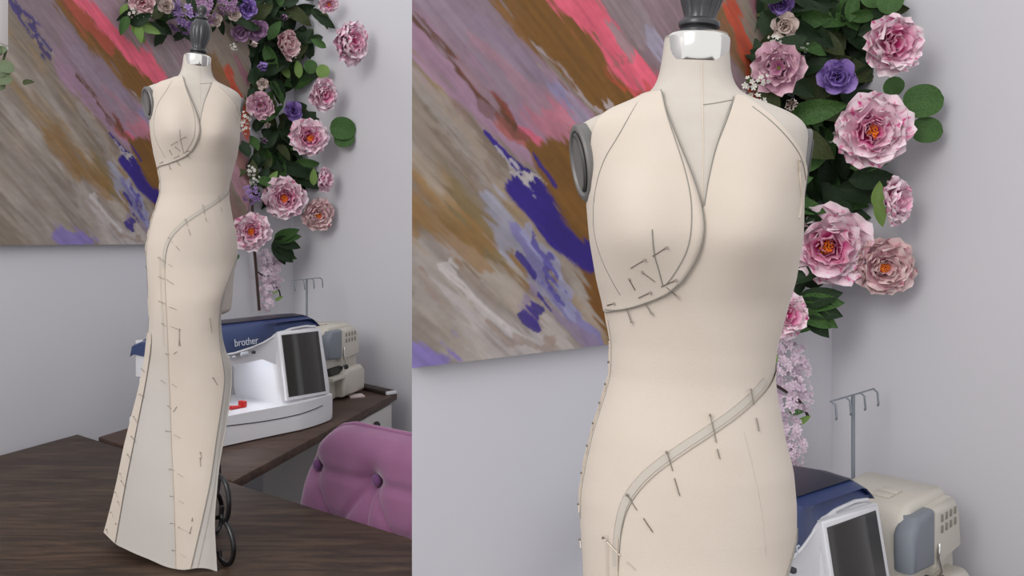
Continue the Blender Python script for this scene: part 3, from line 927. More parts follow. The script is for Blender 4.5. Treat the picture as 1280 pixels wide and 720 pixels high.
for y in (430, 458, 486, 510, 536, 565, 600, 640, 685):
    v = RL(0, y)[1]
    pin([(surf(PI - .08, v - 1.5, .0032), surf(PI - .14, v + 2.2, .0028))], Vector((-1, 0, 0)))
# pins down the skirt
def Gpix(u, v, off):
    d = (Ug - u) ** 2 + (Vg - v) ** 2
    j, i = np.unravel_index(np.argmin(d), d.shape)
    return Gat(i / NS, int(j), off) if i < NS else Gat(.9999, int(j), off)
def pin_k(*segs, off=.0026):
    pin([(Gpix(a, b, off), Gpix(c, d, off)) for a, b, c, d in segs], Vector((0, -1, 0)))
for sg in (((199, 346, 206, 348), (209, 350, 217, 354)), ((200, 378, 207, 380), (212, 382, 221, 386)), ((203, 404, 209, 407), (214, 409, 223, 412)),
           ((209, 441, 213, 443), (217, 444, 222, 440)), ((203, 476, 208, 478), (216, 480, 221, 484)), ((210, 508, 214, 510), (217, 514, 221, 508)),
           ((208, 538, 215, 541), (218, 543, 226, 547)), ((213, 585, 218, 588), (222, 590, 229, 595)), ((214, 618, 219, 621), (225, 626, 231, 631)),
           ((215, 652, 219, 655),), ((217, 686, 220, 688), (227, 692, 233, 695)), ((225, 412, 225, 432),), ((262, 398, 263, 409),), ((263, 410, 265, 417),),
           ((225, 660, 237, 665),), ((237, 665, 239, 657),), ((240, 649, 242, 648),), ((266, 472, 271, 480),), ((251, 565, 251, 571),), ((251, 574, 251, 583),), ((224, 424, 226, 432),)):
    pin_k(*sg)
for (a, b, c, d) in ((177, 459, 183, 464), (177, 492, 183, 495), (169, 520, 173, 528), (165, 545, 171, 553), (160, 568, 166, 574), (151, 592, 153, 598), (154, 600, 159, 609), (145, 615, 147, 621), (149, 626, 150, 632), (140, 640, 142, 646), (133, 662, 136, 666), (146, 655, 148, 654)):
    pin_k((a, b, c, d), off=.0032)

tag(form, 'small half-scale dress form with dark finial standing on the dark wooden table', 'dress form', 'dress forms')
tag(gown, 'full-length pinned muslin gown with flared hem on the left form', 'gown', 'draped muslin gowns')
for o in (form, gown):
    o.location = (AX.x, AX.y, ZC - HTAB); o.rotation_euler = (0, 0, PSI)
# the closer pair
YR = 0.69; AR = Vector(((862 - 640) / F * YR, YR)); HR = 0.860
f2 = copy_tree(form); g2 = copy_tree(gown)
for o in (f2, g2):
    o.location = (AR.x, AR.y, ZC - HR); o.rotation_euler = (0, 0, -math.atan2(AR.x, AR.y)); o.scale = (1.03, 1.0, 1.0)
f2['label'] = 'larger close-up dress form with chrome neck ring, right of the abstract canvas'
g2['label'] = 'close-up halter muslin gown with curved hip seam on the right form'

# ------------------------------------------------------------------ tables
ZT = ZC - HTAB
e_t = Vector((.797, -.603)); n_t = Vector((-.603, -.797))
BR = Vector((-.063, 1.625)); BLc = BR - e_t * 1.745
tb = empty('work_table', (-.9, 1.9, 0))
def lpoly(pts, o): return [(p[0] - o[0], p[1] - o[1]) for p in pts]
poly = [tuple(BR), (-.60, .93), (-1.45, .95), (-1.845, 1.555), tuple(BLc)]
bm_obj('table_top', prism_bm(lpoly(poly, (-.9, 1.9)), ZT - .03, ZT, .003), M['table'], tb, True, 30)
for x, y in ((-.18, 1.60), (-.62, 1.05), (-1.42, 1.05), (-1.38, 2.52)):
    bm_obj('leg', box_bm(x - .03 + .9, x + .03 + .9, y - .03 - 1.9, y + .03 - 1.9, 0, ZT - .03, .004), M['table'], tb, True, 30)
tag(tb, 'dark grained wooden work table under the full-length gown', 'table')

dk = empty('sewing_desk', (-.9, 3.0, 0))
dpoly = [(-.752, 2.158), (-.488, 3.40), (-.70, 3.60), (-1.07, 3.66), (-1.365, 2.640)]
bm_obj('desk_top', prism_bm(lpoly(dpoly, (-.9, 3.0)), ZT - .028, ZT, .003), M['desk'], dk, True, 30)
fd = (Vector(dpoly[1]) - Vector(dpoly[0])).normalized(); fn = Vector((fd.y, -fd.x))
def drawer_unit(root, o, p0, L, depth, zt):
    """white pedestal under the desk; p0 = front right end, runs back along -fd"""
    a = p0 - fn * .03; b = a - fd * L
    c = b - fn * depth; d = a - fn * depth
    pts = [(q.x - o[0], q.y - o[1]) for q in (a, b, c, d)]
    bm_obj('pedestal', prism_bm(pts[::-1], 0.0, zt, .004), M['desk_white'], root, True, 30)
    for z0, z1 in ((zt - .16, zt - .012), (zt - .33, zt - .172), (zt - .70, zt - .342)):
        a2 = p0 - fn * .012 - fd * .012; b2 = a2 - fd * (L - .024)
        q4 = [a2, b2, b2 - fn * .0175, a2 - fn * .0175]
        dr = bm_obj('drawer', prism_bm([(q.x - o[0], q.y - o[1]) for q in q4][::-1], max(z0, .02), z1, .003), M['desk_white'], root, True, 30)
        m_ = (a2 + b2) / 2
        bm = bmesh.new(); bmesh.ops.create_uvsphere(bm, u_segments=12, v_segments=8, radius=.014)
        bmesh.ops.translate(bm, vec=(m_.x - o[0] + fn.x * .012, m_.y - o[1] + fn.y * .012, (z0 + z1) / 2 + .03), verts=bm.verts)
        bm_obj('knob', bm, M['knob'], dr)
drawer_unit(dk, (-.9, 3.0), Vector(dpoly[1]) - fd * .02, .42, .35, ZT - .028)
for x, y in ((-.85, 2.30), (-1.25, 2.68)):
    bm_obj('leg', box_bm(x - .02 + .9, x + .02 + .9, y - .02 - 3.0, y + .02 - 3.0, 0, ZT - .028, .003), M['desk_white'], dk, True, 30)
tag(dk, 'reddish-brown sewing desk with white drawers behind the purple chair', 'desk')
# thin board lying along the desk's far end
bd = empty('wood_board', (-.6, 3.5, ZT))
p0, p1 = Vector((-.69, 3.575)), Vector((-.495, 3.385)); bdv = (p1 - p0).normalized(); bn = Vector((bdv.y, -bdv.x))
bm_obj('plank', prism_bm([(q.x + .6, q.y - 3.5) for q in (p0, p0 + bn * .05, p1 + bn * .05, p1)], 0, .016, .002), M['board'], bd, True, 30)
bm_obj('end_cap', prism_bm([(q.x + .6, q.y - 3.5) for q in (p1, p1 + bn * .05, p1 + bn * .05 + bdv * .012, p1 + bdv * .012)], .001, .015, .002), M['white'], bd, True, 30)
tag(bd, 'narrow dark wooden board lying along the desk end by the wall', 'board')
c_ = px(445, 495.5, .65 / .1955 * 1.0)
nt_ = empty('note_pad', (c_.x, c_.y, ZT))
bm_obj('sheets', box_bm(-.03, .03, -.03, .03, 0, .006, .001), M['paper'], nt_)
bm_obj('backing_card', box_bm(-.031, .031, -.031, .031, 0, .0015), M['paper'], nt_, False)
nt_.rotation_euler = (0, 0, R(25))
tag(nt_, 'small pale pink note pad on the desk below the overlocker', 'note pad')

# right bay desk (below the frame) carries the second machines and form
HD = .855; ZD = ZC - HD
dk2 = empty('sewing_desk', (.5, 1.2, 0))
rp = [(-.02, .60), (.42, .42), (1.245, 1.44), (.875, 2.16), (.35, 1.76)]
bm_obj('desk_top', prism_bm(lpoly(rp, (.5, 1.2)), ZD - .028, ZD - .005, .003), M['desk'], dk2, True, 30)
for x, y in ((.06, .64), (.40, .50), (1.17, 1.45), (.83, 2.04)):
    bm_obj('leg', box_bm(x - .02 - .5, x + .02 - .5, y - .02 - 1.2, y + .02 - 1.2, 0, ZD - .028, .003), M['desk_white'], dk2, True, 30)
tag(dk2, 'low sewing desk under the close-up dress form on the right', 'desk')

# ------------------------------------------------------------------ sewing machine (local: x along, y to the back, front at y = 0)
def text_mesh(name, s, size, m, parent, mtx, ext=.0004):
    cu = bpy.data.curves.new(name, 'FONT'); cu.body = s; cu.size = size; cu.extrude = ext; cu.align_x = 'CENTER'
    o = bpy.data.objects.new(name + '_src', cu); C.objects.link(o)
    bpy.context.view_layer.update()
    me = bpy.data.meshes.new_from_object(o.evaluated_get(bpy.context.evaluated_depsgraph_get()))
    bpy.data.objects.remove(o, do_unlink=True)
    me.name = name; me.materials.clear(); me.materials.append(m)
    me.transform(mtx)
    return link(bpy.data.objects.new(name, me), parent)

def make_machine():
    L = .62; H = .335
    r = empty('sewing_machine')
    # bed: low body whose front swells out at the right
    n = 26
    xs = [L * i / n for i in range(n + 1)]
    def front(x):
        t = x / L
        return -.005 - .040 * max(0, min(1, (t - .25) / .45)) ** 1.2 * (1 - .75 * max(0, (t - .72) / .28) ** 2)
    outline = [(x, front(x)) for x in xs] + [(L, .03), (L, .25), (L - .02, .27), (.02, .27), (0, .25)]
    bm_obj('bed', prism_bm(outline, .004, .085, .006, 3), M['white'], r, True, 60)
    for x, y in ((.05, .04), (.57, .04), (.05, .23), (.57, .23)):
        bm = bmesh.new(); bmesh.ops.create_cone(bm, cap_ends=True, segments=14, radius1=.013, radius2=.013, depth=.006)
        bmesh.ops.translate(bm, vec=(x, y, .003), verts=bm.verts); bm_obj('foot', bm, M['darkpl'], r)
    tube('bed_seam', [Vector((x, front(x) - .0006, .062 - .012 * math.sin(PI * min(1, max(0, x / L - .2) / .75)))) for x in xs[3:-3]], .0016, M['seam'], r, 6)
    # right column, sloping slightly back
    col = [(.395, .07), (.615, .07), (.622, .11), (.614, .27), (.604, .292), (.58, .300), (.42, .300), (.388, .29), (.378, .26), (.380, .12)]
    bm = profile_bm(col, -.012, .24, .018, 4)
    for v in bm.verts: v.co.y += (v.co.z - .08) * .20 if v.co.y < .1 else 0
    bm_obj('column', bm, M['white'], r, True, 45)
    # arm across the top, deep curved underside
    arm = [(0.0, .20), (.02, .185), (.11, .185), (.13, .195), (.20, .232), (.33, .238), (.39, .215), (.43, .18), (.47, .20), (.47, .30), (.0, .30)]
    bm = profile_bm(arm, .005, .225, .014, 4)
    for v in bm.verts: v.co.y += (v.co.z - .08) * .10 if v.co.y < .1 else 0
    bm_obj('arm', bm, M['white'], r, True, 45)
    # head with needle
    bm_obj('head', box_bm(.005, .125, .012, .215, .155, .30, .016, 3), M['white'], r, True, 45)
    tube('needle_bar', [(.065, .09, .16), (.065, .09, .105)], .0035, M['chrome'], r, 8)
    pf = bm_obj('presser_foot', box_bm(.050, .082, .070, .105, .091, .097, .002), M['chrome'], r)
    bm_obj('needle_plate', box_bm(.02, .13, .05, .14, .085, .0865, .0005), M['chrome'], r, False)
    # blue top lid, arched, its front apron runs down over the arm
    V = []; Fc = []
    nx = 40
    prof = []
    for i in range(nx + 1):
        t = i / nx
        x = -.008 + (L - .012) * t
        top = .298 + .040 * min(1, (t / .30)) ** .6 * min(1, (1.0 - t) / .06) ** .5
        dn = interp(t, [0, .35, .55, .68, .78, .9, 1], [.252, .258, .274, .292, .303, .306, .30])   # lower rim of the apron
        yf = -.002 + (dn - .08) * (.06 + .14 * max(0, min(1, (t - .45) / .25)))
        prof.append((x, top, dn, yf))
        sec = [(yf - .004, dn), (yf - .006, dn + .006), (yf + .004, dn + (top - dn) * .55), (.03, top - .012), (.06, top - .003), (.12, top), (.18, top - .004), (.222, top - .016), (.232, top - .045), (.228, .262)]
        for y, z in sec: V.append((x, y, max(z, dn if y < .1 else .25)))
    ns = 10
    for i in range(nx):
        for k in range(ns - 1):
            q = i * ns + k; Fc.append((q, q + 1, q + ns + 1, q + ns))
    Fc.append(tuple(range(ns))); Fc.append(tuple(range(nx * ns, nx * ns + ns))[::-1])
    lid = mesh_obj('lid', V, Fc, M['blue'], r, True, 60)
    # dark recess strip on top
    V = []; Fc = []
    for i in range(3, nx - 1):
        x, top, dn, yf = prof[i]
        for y, dz in ((.055, -.0015), (.12, .0016), (.185, -.0030)): V.append((x, y, top + dz))
    for i in range(nx - 5):
        for k in range(2):
            q = i * 3 + k; Fc.append((q, q + 1, q + 4, q + 3))
    mesh_obj('top_cover', V, Fc, M['navy'], lid)
    # pale rim under the apron
    tube('lid_rim', [Vector((x, yf - .005, dn - .002)) for x, top, dn, yf in prof[1:-1]], .0035, M['white'], lid, 8)
    # touch screen
    sc = [(.408, .104), (.578, .098), (.578, .286), (.408, .288)]
    bz = bm_obj('screen_bezel', profile_bm([(.400, .094), (.594, .088), (.594, .294), (.398, .298)], -.024, -.004, .004, 2), M['white'], r, True, 45)
    for v in bz.data.vertices: v.co.y += (v.co.z - .08) * .20
    g = bm_obj('screen', profile_bm(sc, -.0262, -.020, .001, 1), M['screen'], bz, True, 45)
    for v in g.data.vertices: v.co.y += (v.co.z - .08) * .20
    bt = bm_obj('start_button', box_bm(.225, .255, -.004, .008, .2450, .2565, .004, 3), M['logo'], r)
    bm_obj('small_button', box_bm(.272, .283, -.004, .008, .2465, .2555, .003, 2), M['seam'], r)
    for k in range(3): bm_obj('small_button', box_bm(.150 + .022 * k, .160 + .022 * k, -.004, .008, .2440, .2500, .002, 2), M['logo'], r)
    text_mesh('logo', 'brother', .030, M['logo'], lid, Matrix.Translation((.245, -.0035, .2755)) @ Matrix.Rotation(R(83), 4, 'X'))
    # red clip and thread guide on the bed
    cl = bm_obj('foot_clip', box_bm(.235, .290, .055, .075, .085, .094, .003, 2), M['red'], r)
    for v in cl.data.vertices: v.co.z += .006 * math.sin((v.co.x - .235) * 110)
    bm_obj('clip_tab', box_bm(.278, .292, .050, .080, .086, .104, .003, 2), M['red'], cl)
    # lit work lamp under the arm
    em = bpy.data.materials.get('work_lamp')
    if em is None:
        em = bpy.data.materials.new('work_lamp'); em.use_nodes = True; b = em.node_tree.nodes['Principled BSDF']
        b.inputs['Emission Color'].default_value = (.86, .92, 1, 1); b.inputs['Emission Strength'].default_value = 9.0
    bm_obj('work_lamp', box_bm(.20, .33, .05, .10, .2285, .2315, .001, 1), em, r)
    # hand wheel
    bm = bmesh.new(); bmesh.ops.create_cone(bm, cap_ends=True, segments=28, radius1=.045, radius2=.040, depth=.018)
    bmesh.ops.rotate(bm, cent=(0, 0, 0), matrix=Matrix.Rotation(R(90), 3, 'Y'), verts=bm.verts)
    bmesh.ops.translate(bm, vec=(.624, .13, .22), verts=bm.verts)
    bm_obj('hand_wheel', bm, M['grey_pl'], r, True, 40)
    return r
mach = make_machine()
def place_dir(o, front_right, d, L, z):
    """x axis along d, front right corner at the given plan point"""
    d = Vector(d).normalized(); p = Vector(front_right) - d * L
    o.location = (p.x, p.y, z); o.rotation_euler = (0, 0, math.atan2(d.y, d.x))
place_dir(mach, (-.660, 2.90), (.53, .848), .62, ZT); mach.scale = (1, 1, 1.13)
tag(mach, 'white computer sewing machine with navy lid and dark screen behind the full-length gown', 'sewing machine', 'sewing machines')
m2 = copy_tree(mach)
place_dir(m2, (.765, 1.60), (.80, .60), .62, ZD - .005 + .02 - .02)
m2['label'] = 'partly hidden sewing machine with navy lid behind the close-up form on the right'

# ------------------------------------------------------------------ overlocker with thread stand
def make_serger():
    r = empty('overlocker')
    prof = [(.0, .0), (.285, .0), (.292, .03), (.290, .12), (.280, .22), (.262, .285), (.235, .302), (.05, .302), (.02, .28), (.005, .2)]
    bm = profile_bm(prof, .03, .21, .016, 4)
    bm_obj('body', bm, M['cream'], r, True, 45)
    # upper front cover with tension slots
    bm_obj('front_cover', profile_bm([(.115, .155), (.275, .165), (.262, .25), (.235, .285), (.115, .285)], .004, .06, .014, 4), M['cream'], r, True, 45)
    for k in range(4):
        for j in range(2):
            bm_obj('tension_slot', box_bm(.142 + .026 * k, .152 + .026 * k, .0015, .008, .252 - j * .024, .268 - j * .024, .001, 1), M['cream_d'], r)
    # looper door and cloth plate
    dr = bm_obj('looper_door', profile_bm([(.10, .012), (.282, .012), (.284, .10), (.255, .125), (.13, .125), (.10, .10)], -.018, .06, .020, 5), M['cream'], r, True, 45)
    bm_obj('cloth_plate', profile_bm([(.0, .09), (.13, .09), (.13, .104), (.0, .104)], -.015, .12, .003, 2), M['cream'], r, True, 45)
    bm_obj('face_plate', profile_bm([(.0, .175), (.115, .165), (.115, .285), (.03, .285), (.0, .25)], .004, .05, .012, 3), M['grey_pl'], r, True, 45)
    # looper works
    bm_obj('looper_housing', box_bm(.03, .135, .012, .10, .104, .135, .006, 2), M['darkpl'], r)
    tube('upper_looper', [(.12, .006, .115), (.135, 0, .15), (.118, 0, .185), (.128, .002, .21)], .0035, M['chrome'], r, 8)
    kn = bmesh.new(); bmesh.ops.create_uvsphere(kn, u_segments=12, v_segments=8, radius=.012)
    bmesh.ops.translate(kn, vec=(.135, .0, .130), verts=kn.verts); bm_obj('looper_knob', kn, M['darkpl'], r)
    tube('needle_clamp', [(.05, .04, .175), (.05, .04, .14)], .005, M['chrome'], r, 8)
    for x in (.06, .10):
        bm_obj('vent_lip', box_bm(x, x + .03, .08, .12, .302, .308, .002), M['cream'], r)
    # thread stand: telescopic pole, cross bar, hooks
    tube('thread_pole', [(.232, .235, .02), (.232, .235, .48)], .0045, M['grey_pl'], r, 10)
    tube('pole_socket', [(.232, .235, .0), (.232, .235, .06)], .010, M['cream'], r, 12)
    tube('cross_bar', [(.112, .235, .482), (.352, .235, .482)], .0022, M['grey_pl'], r, 6)
    for x in (.117, .192, .272, .347):
        tube('thread_hook', [(x, .235, .482), (x, .225, .475), (x, .222, .445), (x + .005, .226, .440)], .0028, M['grey_pl'], r, 6)
    return r
ser = make_serger()
place_dir(ser, (-.640, 3.43), (.27, .963), .29, ZT)
tag(ser, 'cream overlocker with thread stand at the end of the reddish-brown desk', 'overlocker', 'overlockers')
s2 = copy_tree(ser)
place_dir(s2, (1.035, 1.82), (.735, .678), .29, ZD - .005)
s2['label'] = 'large cream overlocker with thread stand at the lower right corner'

# ------------------------------------------------------------------ purple tufted chair
def make_chair():
    r = empty('velvet_chair')
    Wd, Hh = .62, .44
    btn = [(.195, .20), (.425, .20), (.08, .33), (.31, .33), (.54, .33), (.31, .07)]
    nx, nz = 62, 46
    def outline(x, z):   # rounded upper corners
        return 1
    V = []; Fc = []
    def pt(i, j, side):
        x = Wd * i / nx; z = Hh * j / nz
        cr = .16
        # squeeze the sheet into a rounded outline
        if z > Hh - cr:
            dz = (z - (Hh - cr)) / cr
            lim = cr * (1 - math.sqrt(max(0, 1 - dz * dz)))
            x = lim + (Wd - 2 * lim) * i / nx
        tp = .05 * z / Hh; x = tp + x * (Wd - 2 * tp) / Wd
        edge = min(x, Wd - x, Hh - z)
        return x, z
    for side in (0, 1):
        for j in range(nz + 1):
            for i in range(nx + 1):
                x, z = pt(i, j, side)
                e1 = min(i, nx - i) / 6.0; e2 = (nz - j) / 6.0
                puff = math.sqrt(max(0, 1 - (1 - min(1, e1)) ** 2)) * math.sqrt(max(0, 1 - (1 - min(1, e2)) ** 2))
                if side == 0:
                    y = -.055 * puff
                    dmin = 9; 
                    for bx, bz in btn:
                        d = math.hypot(x - bx, z - bz); y += .030 * math.exp(-(d / .035) ** 2) * puff
                    # creases between neighbouring buttons
                    for a in range(len(btn)):
                        for b in range(a):
                            A = Vector(btn[a]); B = Vector(btn[b])
                            if (A - B).length < .275:
                                ab = B - A; t = max(0, min(1, (Vector((x, z)) - A).dot(ab) / ab.length_squared))
                                d = (Vector((x, z)) - A - ab * t).length
                                y += .010 * math.exp(-(d / .009) ** 2) * puff
                else:
                    y = .045 * puff
                y += -.10 * (Hh - z) * 0 + .16 * (z - .2)
                V.append((x, y, z))
    N = (nx + 1) * (nz + 1)
    for j in range(nz):
        for i in range(nx):
            q = j * (nx + 1) + i
            Fc.append((q, q + 1, q + nx + 2, q + nx + 1)); q += N
            Fc.append((q, q + nx + 1, q + nx + 2, q + 1))
    V0_ = [(x, y, z + .44) for x, y, z in V]
    bk = mesh_obj('backrest', V0_, Fc, M['velvet'], r)
    for bx, bz in btn:
        bm = bmesh.new(); bmesh.ops.create_uvsphere(bm, u_segments=14, v_segments=8, radius=.015)
        bmesh.ops.scale(bm, vec=(1, .55, 1), verts=bm.verts)
        bmesh.ops.translate(bm, vec=(bx, -.055 + .025 + .16 * (bz - .2), bz + .44), verts=bm.verts)
        bm_obj('button', bm, M['velvet_d'], bk)
    edge_i = [j * (nx + 1) for j in range(nz + 1)] + [nz * (nx + 1) + i for i in range(1, nx + 1)] + [j * (nx + 1) + nx for j in range(nz - 1, -1, -1)]
    tube('piping', [Vector(V0_[k]) for k in edge_i], .006, M['velvet'], bk, 8)
    bm_obj('seat', box_bm(.02, .60, -.50, .02, .34, .46, .035, 4), M['velvet'], r)
    for x, y in ((.06, -.46), (.56, -.46), (.06, .0), (.56, .0)):
        tube('leg', [(x, y, .35), (x + (.02 if x > .3 else -.02), y + (.02 if y > -.2 else -.02), 0.0)], .018, M['chairleg'], r, 12, [.02, .012])
    return r
ch = make_chair()
ch.location = (-.585, 2.215, 0.0); ch.rotation_euler = (0, 0, math.atan2(e_t.y, e_t.x))
for o in ch.children: pass
ch.location.z = 0.0
tag(ch, 'purple velvet chair with button-tufted back tucked at the dark work table', 'chair')
ch.scale = (1, 1, (ZC - .490) / .88)

# ------------------------------------------------------------------ flowers
random.seed(11)
def petal_mesh(name, m, ruff=1.0, cup=.35, ph=0.0, wid=.60, ns=8, nt=7):
    """unit petal growing along +x from the origin, z up"""
    V = []; UV = []; Fc = []
    for j in range(nt + 1):
        t = j / nt
        w = wid * (0.18 + 0.82 * math.sin(min(1, t * 1.12) * PI * .56) ** 1.2) * (1 - .12 * max(0, (t - .78) / .22) ** 2)
        for i in range(ns + 1):
            s = i / ns * 2 - 1
            notch = .035 * math.sin(s * 8 + ph) * t * t * ruff
            x = t * (1 - .34 * s ** 4 * t - .10 * s * s * t) + notch
            z = cup * (t * t * .6 + s * s * .55 * t) + ruff * .085 * math.sin(s * 7.5 + ph * 2) * t ** 2
            V.append((x, s * w, z)); UV.append((i / ns, t))
    for j in range(nt):
        for i in range(ns):
            q = j * (ns + 1) + i; Fc.append((q, q + 1, q + ns + 2, q + ns + 1))
    me = bpy.data.meshes.new(name); me.from_pydata(V, [], Fc)
    uvl = me.uv_layers.new(name='UVMap')
    for lp in me.loops: uvl.data[lp.index].uv = UV[lp.vertex_index]
    me.materials.append(m); me.polygons.foreach_set('use_smooth', [True] * len(me.polygons)); me.update()
    return me
PM = {}
for key in ('peony', 'peony_in', 'peony_dull', 'peony_mauve', 'rose_purple', 'rose_mauve', 'rose_ivory'):
    rf = 1.3 if key.startswith('peony') else .35
    PM[key] = [petal_mesh('petal_' + key, M[key], rf, .35, p) for p in (0.0, 1.9, 3.7)]

def sphere_mesh(name, m, r=1.0, lump=0.0, seg=12):
    bm = bmesh.new(); bmesh.ops.create_uvsphere(bm, u_segments=seg, v_segments=max(6, seg // 2 + 2), radius=r)
    for v in bm.verts: v.co *= 1 + lump * math.sin(v.co.x * 19 + 1) * math.sin(v.co.y * 17 + 2) * math.cos(v.co.z * 15)
    me = bpy.data.meshes.new(name); bm.to_mesh(me); bm.free(); me.materials.append(m)
    me.polygons.foreach_set('use_smooth', [True] * len(me.polygons)); return me
CORE = {'peony': sphere_mesh('sepal_cup', M['sepal']), 'st': None}

def stamen_mesh():
    bm = bmesh.new(); rnd = random.Random(4)
    for k in range(26):
        a = k * 2.39996; r_ = math.sqrt((k + .5) / 26)
        h = .55 * (1 - r_ * r_) + rnd.uniform(-.1, .25)
        bmesh.ops.create_icosphere(bm, subdivisions=1, radius=.20 * rnd.uniform(.8, 1.25), matrix=Matrix.Translation((r_ * math.cos(a), r_ * math.sin(a), h)))
    me = bpy.data.meshes.new('stamens'); bm.to_mesh(me); bm.free(); me.materials.append(M['stamen'])
    me.polygons.foreach_set('use_smooth', [True] * len(me.polygons)); return me
CORE['st'] = stamen_mesh()
def orient(o, locv, face, roll=0.0, scale=1.0):
    face = Vector(face).normalized()
    q = face.to_track_quat('Z', 'Y') @ Quaternion((0, 0, 1), roll)
    o.rotation_mode = 'QUATERNION'; o.rotation_quaternion = q
    o.location = locv; o.scale = (scale, scale, scale)

def blossom(name, parent, locv, face, rad, kind, rings, stamen=True, inner=None):
    """a flower head: sepal cup with one object for each petal"""
    core = bpy.data.objects.new(name, CORE['peony']); link(core, parent)
    orient(core, locv, face, random.uniform(0, 6.28), rad * .16)
    k = 1 / .16
    for ri, (n, tilt, ln, lift) in enumerate(rings):
        a0 = random.uniform(0, 6.28)
        for i in range(n):
            key = inner if (inner and (ri >= len(rings) - 1 or (ri == len(rings) - 2 and random.random() < .6))) else kind
            pt_ = bpy.data.objects.new('petal', random.choice(PM[key])); link(pt_, core)
            a = a0 + 2 * PI * (i + random.uniform(-.18, .18)) / n
            tl = R(tilt + random.uniform(-9, 9))
            mtx = Matrix.Rotation(a, 4, 'Z') @ Matrix.Translation((.03 * k, 0, lift * k)) @ Matrix.Rotation(-tl, 4, 'Y')
            pt_.matrix_local = mtx @ Matrix.Scale(ln * k * random.uniform(.9, 1.1), 4)
    if stamen:
        s_ = bpy.data.objects.new('stamens', CORE['st']); link(s_, core)
        s_.matrix_local = Matrix.Translation((random.uniform(-.05, .05) * k, random.uniform(-.05, .05) * k, .42 * k)) @ Matrix.Diagonal((.20 * k, .15 * k, .14 * k, 1))
    return core
PEONY = [(8, 6, 1.0, 0.0), (8, 23, .90, .05), (7, 40, .74, .10), (6, 58, .54, .15)]
PEONY_S = [(6, 8, 1.0, 0.0), (6, 32, .9, .03), (5, 58, .72, .08)]
ROSE = [(5, 12, 1.0, 0.0), (5, 42, .86, .03), (4, 64, .68, .06), (3, 80, .5, .1)]
BUD = [(5, 60, 1.0, -.2), (3, 78, .9, 0)]

def cluster_mesh(name, m, n, seed, spread=1.0):
    """domed cluster of little four- or five-petalled florets, one continuous piece"""
    rnd = random.Random(seed); V = []; Fc = []; UV = []
    for k in range(n):
        a = rnd.uniform(0, 6.28); rr_ = spread * math.sqrt(rnd.random())
        h = math.sqrt(max(0, 1.25 - rr_ * rr_)) * .6
        c = Vector((rr_ * math.cos(a), rr_ * math.sin(a), h)); nrm = (c + Vector((rnd.uniform(-.3, .3), rnd.uniform(-.3, .3), .25))).normalized()
        q = nrm.to_track_quat('Z', 'Y'); a1 = rnd.uniform(0, 6.28); fr_ = .27 * rnd.uniform(.8, 1.2)
        for i in range(5):
            b = a1 + i * 2 * PI / 5
            pts = [(0, 0, 0, 0), (.55, .34, .06, .6), (1.0, .16, .18, 1), (1.0, -.16, .18, 1), (.55, -.34, .06, .6)]
            o0 = len(V)
            for x, y, z, t in pts:
                p = Vector((x * math.cos(b) - y * math.sin(b), x * math.sin(b) + y * math.cos(b), z)) * fr_
                V.append(c + q @ p); UV.append((y + .5, t))
            Fc.append(tuple(range(o0, o0 + 5)))
    me = bpy.data.meshes.new(name); me.from_pydata([tuple(v) for v in V], [], Fc)
    uvl = me.uv_layers.new(name='UVMap')
    for lp in me.loops: uvl.data[lp.index].uv = UV[lp.vertex_index]
    me.materials.append(m); me.update(); return me
CL_LAV = [cluster_mesh('hydrangea', M['lavender'], 34, s) for s in (1, 2)]
CL_MAU = [cluster_mesh('hydrangea', M['rose_mauve'], 34, s) for s in (5, 6)]
CL_WHI = [cluster_mesh('small_blossoms', M['white_fl'], 9, s) for s in (3, 4)]
CL_PAL = [cluster_mesh('pale_blossoms', M['pale_pink'], 26, s) for s in (7, 8)]

def leaf_mesh(name, m, wid, fold, ns=4, nt=7, roundish=False):
    V = []; Fc = []
    for j in range(nt + 1):
        t = j / nt
        w = wid * (math.sin(PI * t ** .8) ** .8 if not roundish else math.sqrt(max(0, 1 - (2 * t - 1) ** 2)))
        for i in range(ns + 1):
            s = i / ns * 2 - 1
            V.append((t, s * w, fold * abs(s) * w - .22 * t * t + .03 * math.sin(t * 9) * s))
    for j in range(nt):
        for i in range(ns):
            q = j * (ns + 1) + i; Fc.append((q, q + 1, q + ns + 2, q + ns + 1))
    me = bpy.data.meshes.new(name); me.from_pydata(V, [], Fc); me.materials.append(m)
    me.polygons.foreach_set('use_smooth', [True] * len(me.polygons)); me.update(); return me
LEAF = {'dark': leaf_mesh('leaf', M['leaf_dark'], .24, .5), 'mid': leaf_mesh('leaf', M['leaf_mid'], .22, .5), 'light': leaf_mesh('leaf', M['leaf_light'], .22, .45),
        'sage': leaf_mesh('leaf', leafmat('leaf_sage', (92, 106, 78), (110, 122, 92)), .40, .25, 6, 12, True), 'olive': leaf_mesh('leaf', M['leaf_olive'], .26, .4), 'round': leaf_mesh('leaf', M['leaf_mid'], .46, .2, 6, 16, True), 'rlight': leaf_mesh('leaf', M['leaf_light'], .46, .2, 6, 16, True)}

def leaf(parent, P, direction, face, size, kind):
    o = bpy.data.objects.new('leaf', LEAF[kind]); link(o, parent)
    d = Vector(direction).normalized(); f = Vector(face)
    f = (f - d * f.dot(d)).normalized(); y = f.cross(d)
    m3 = Matrix((d, y, f)).transposed().to_4x4()
    o.matrix_local = Matrix.Translation(P) @ m3 @ Matrix.Scale(size, 4)
    return o

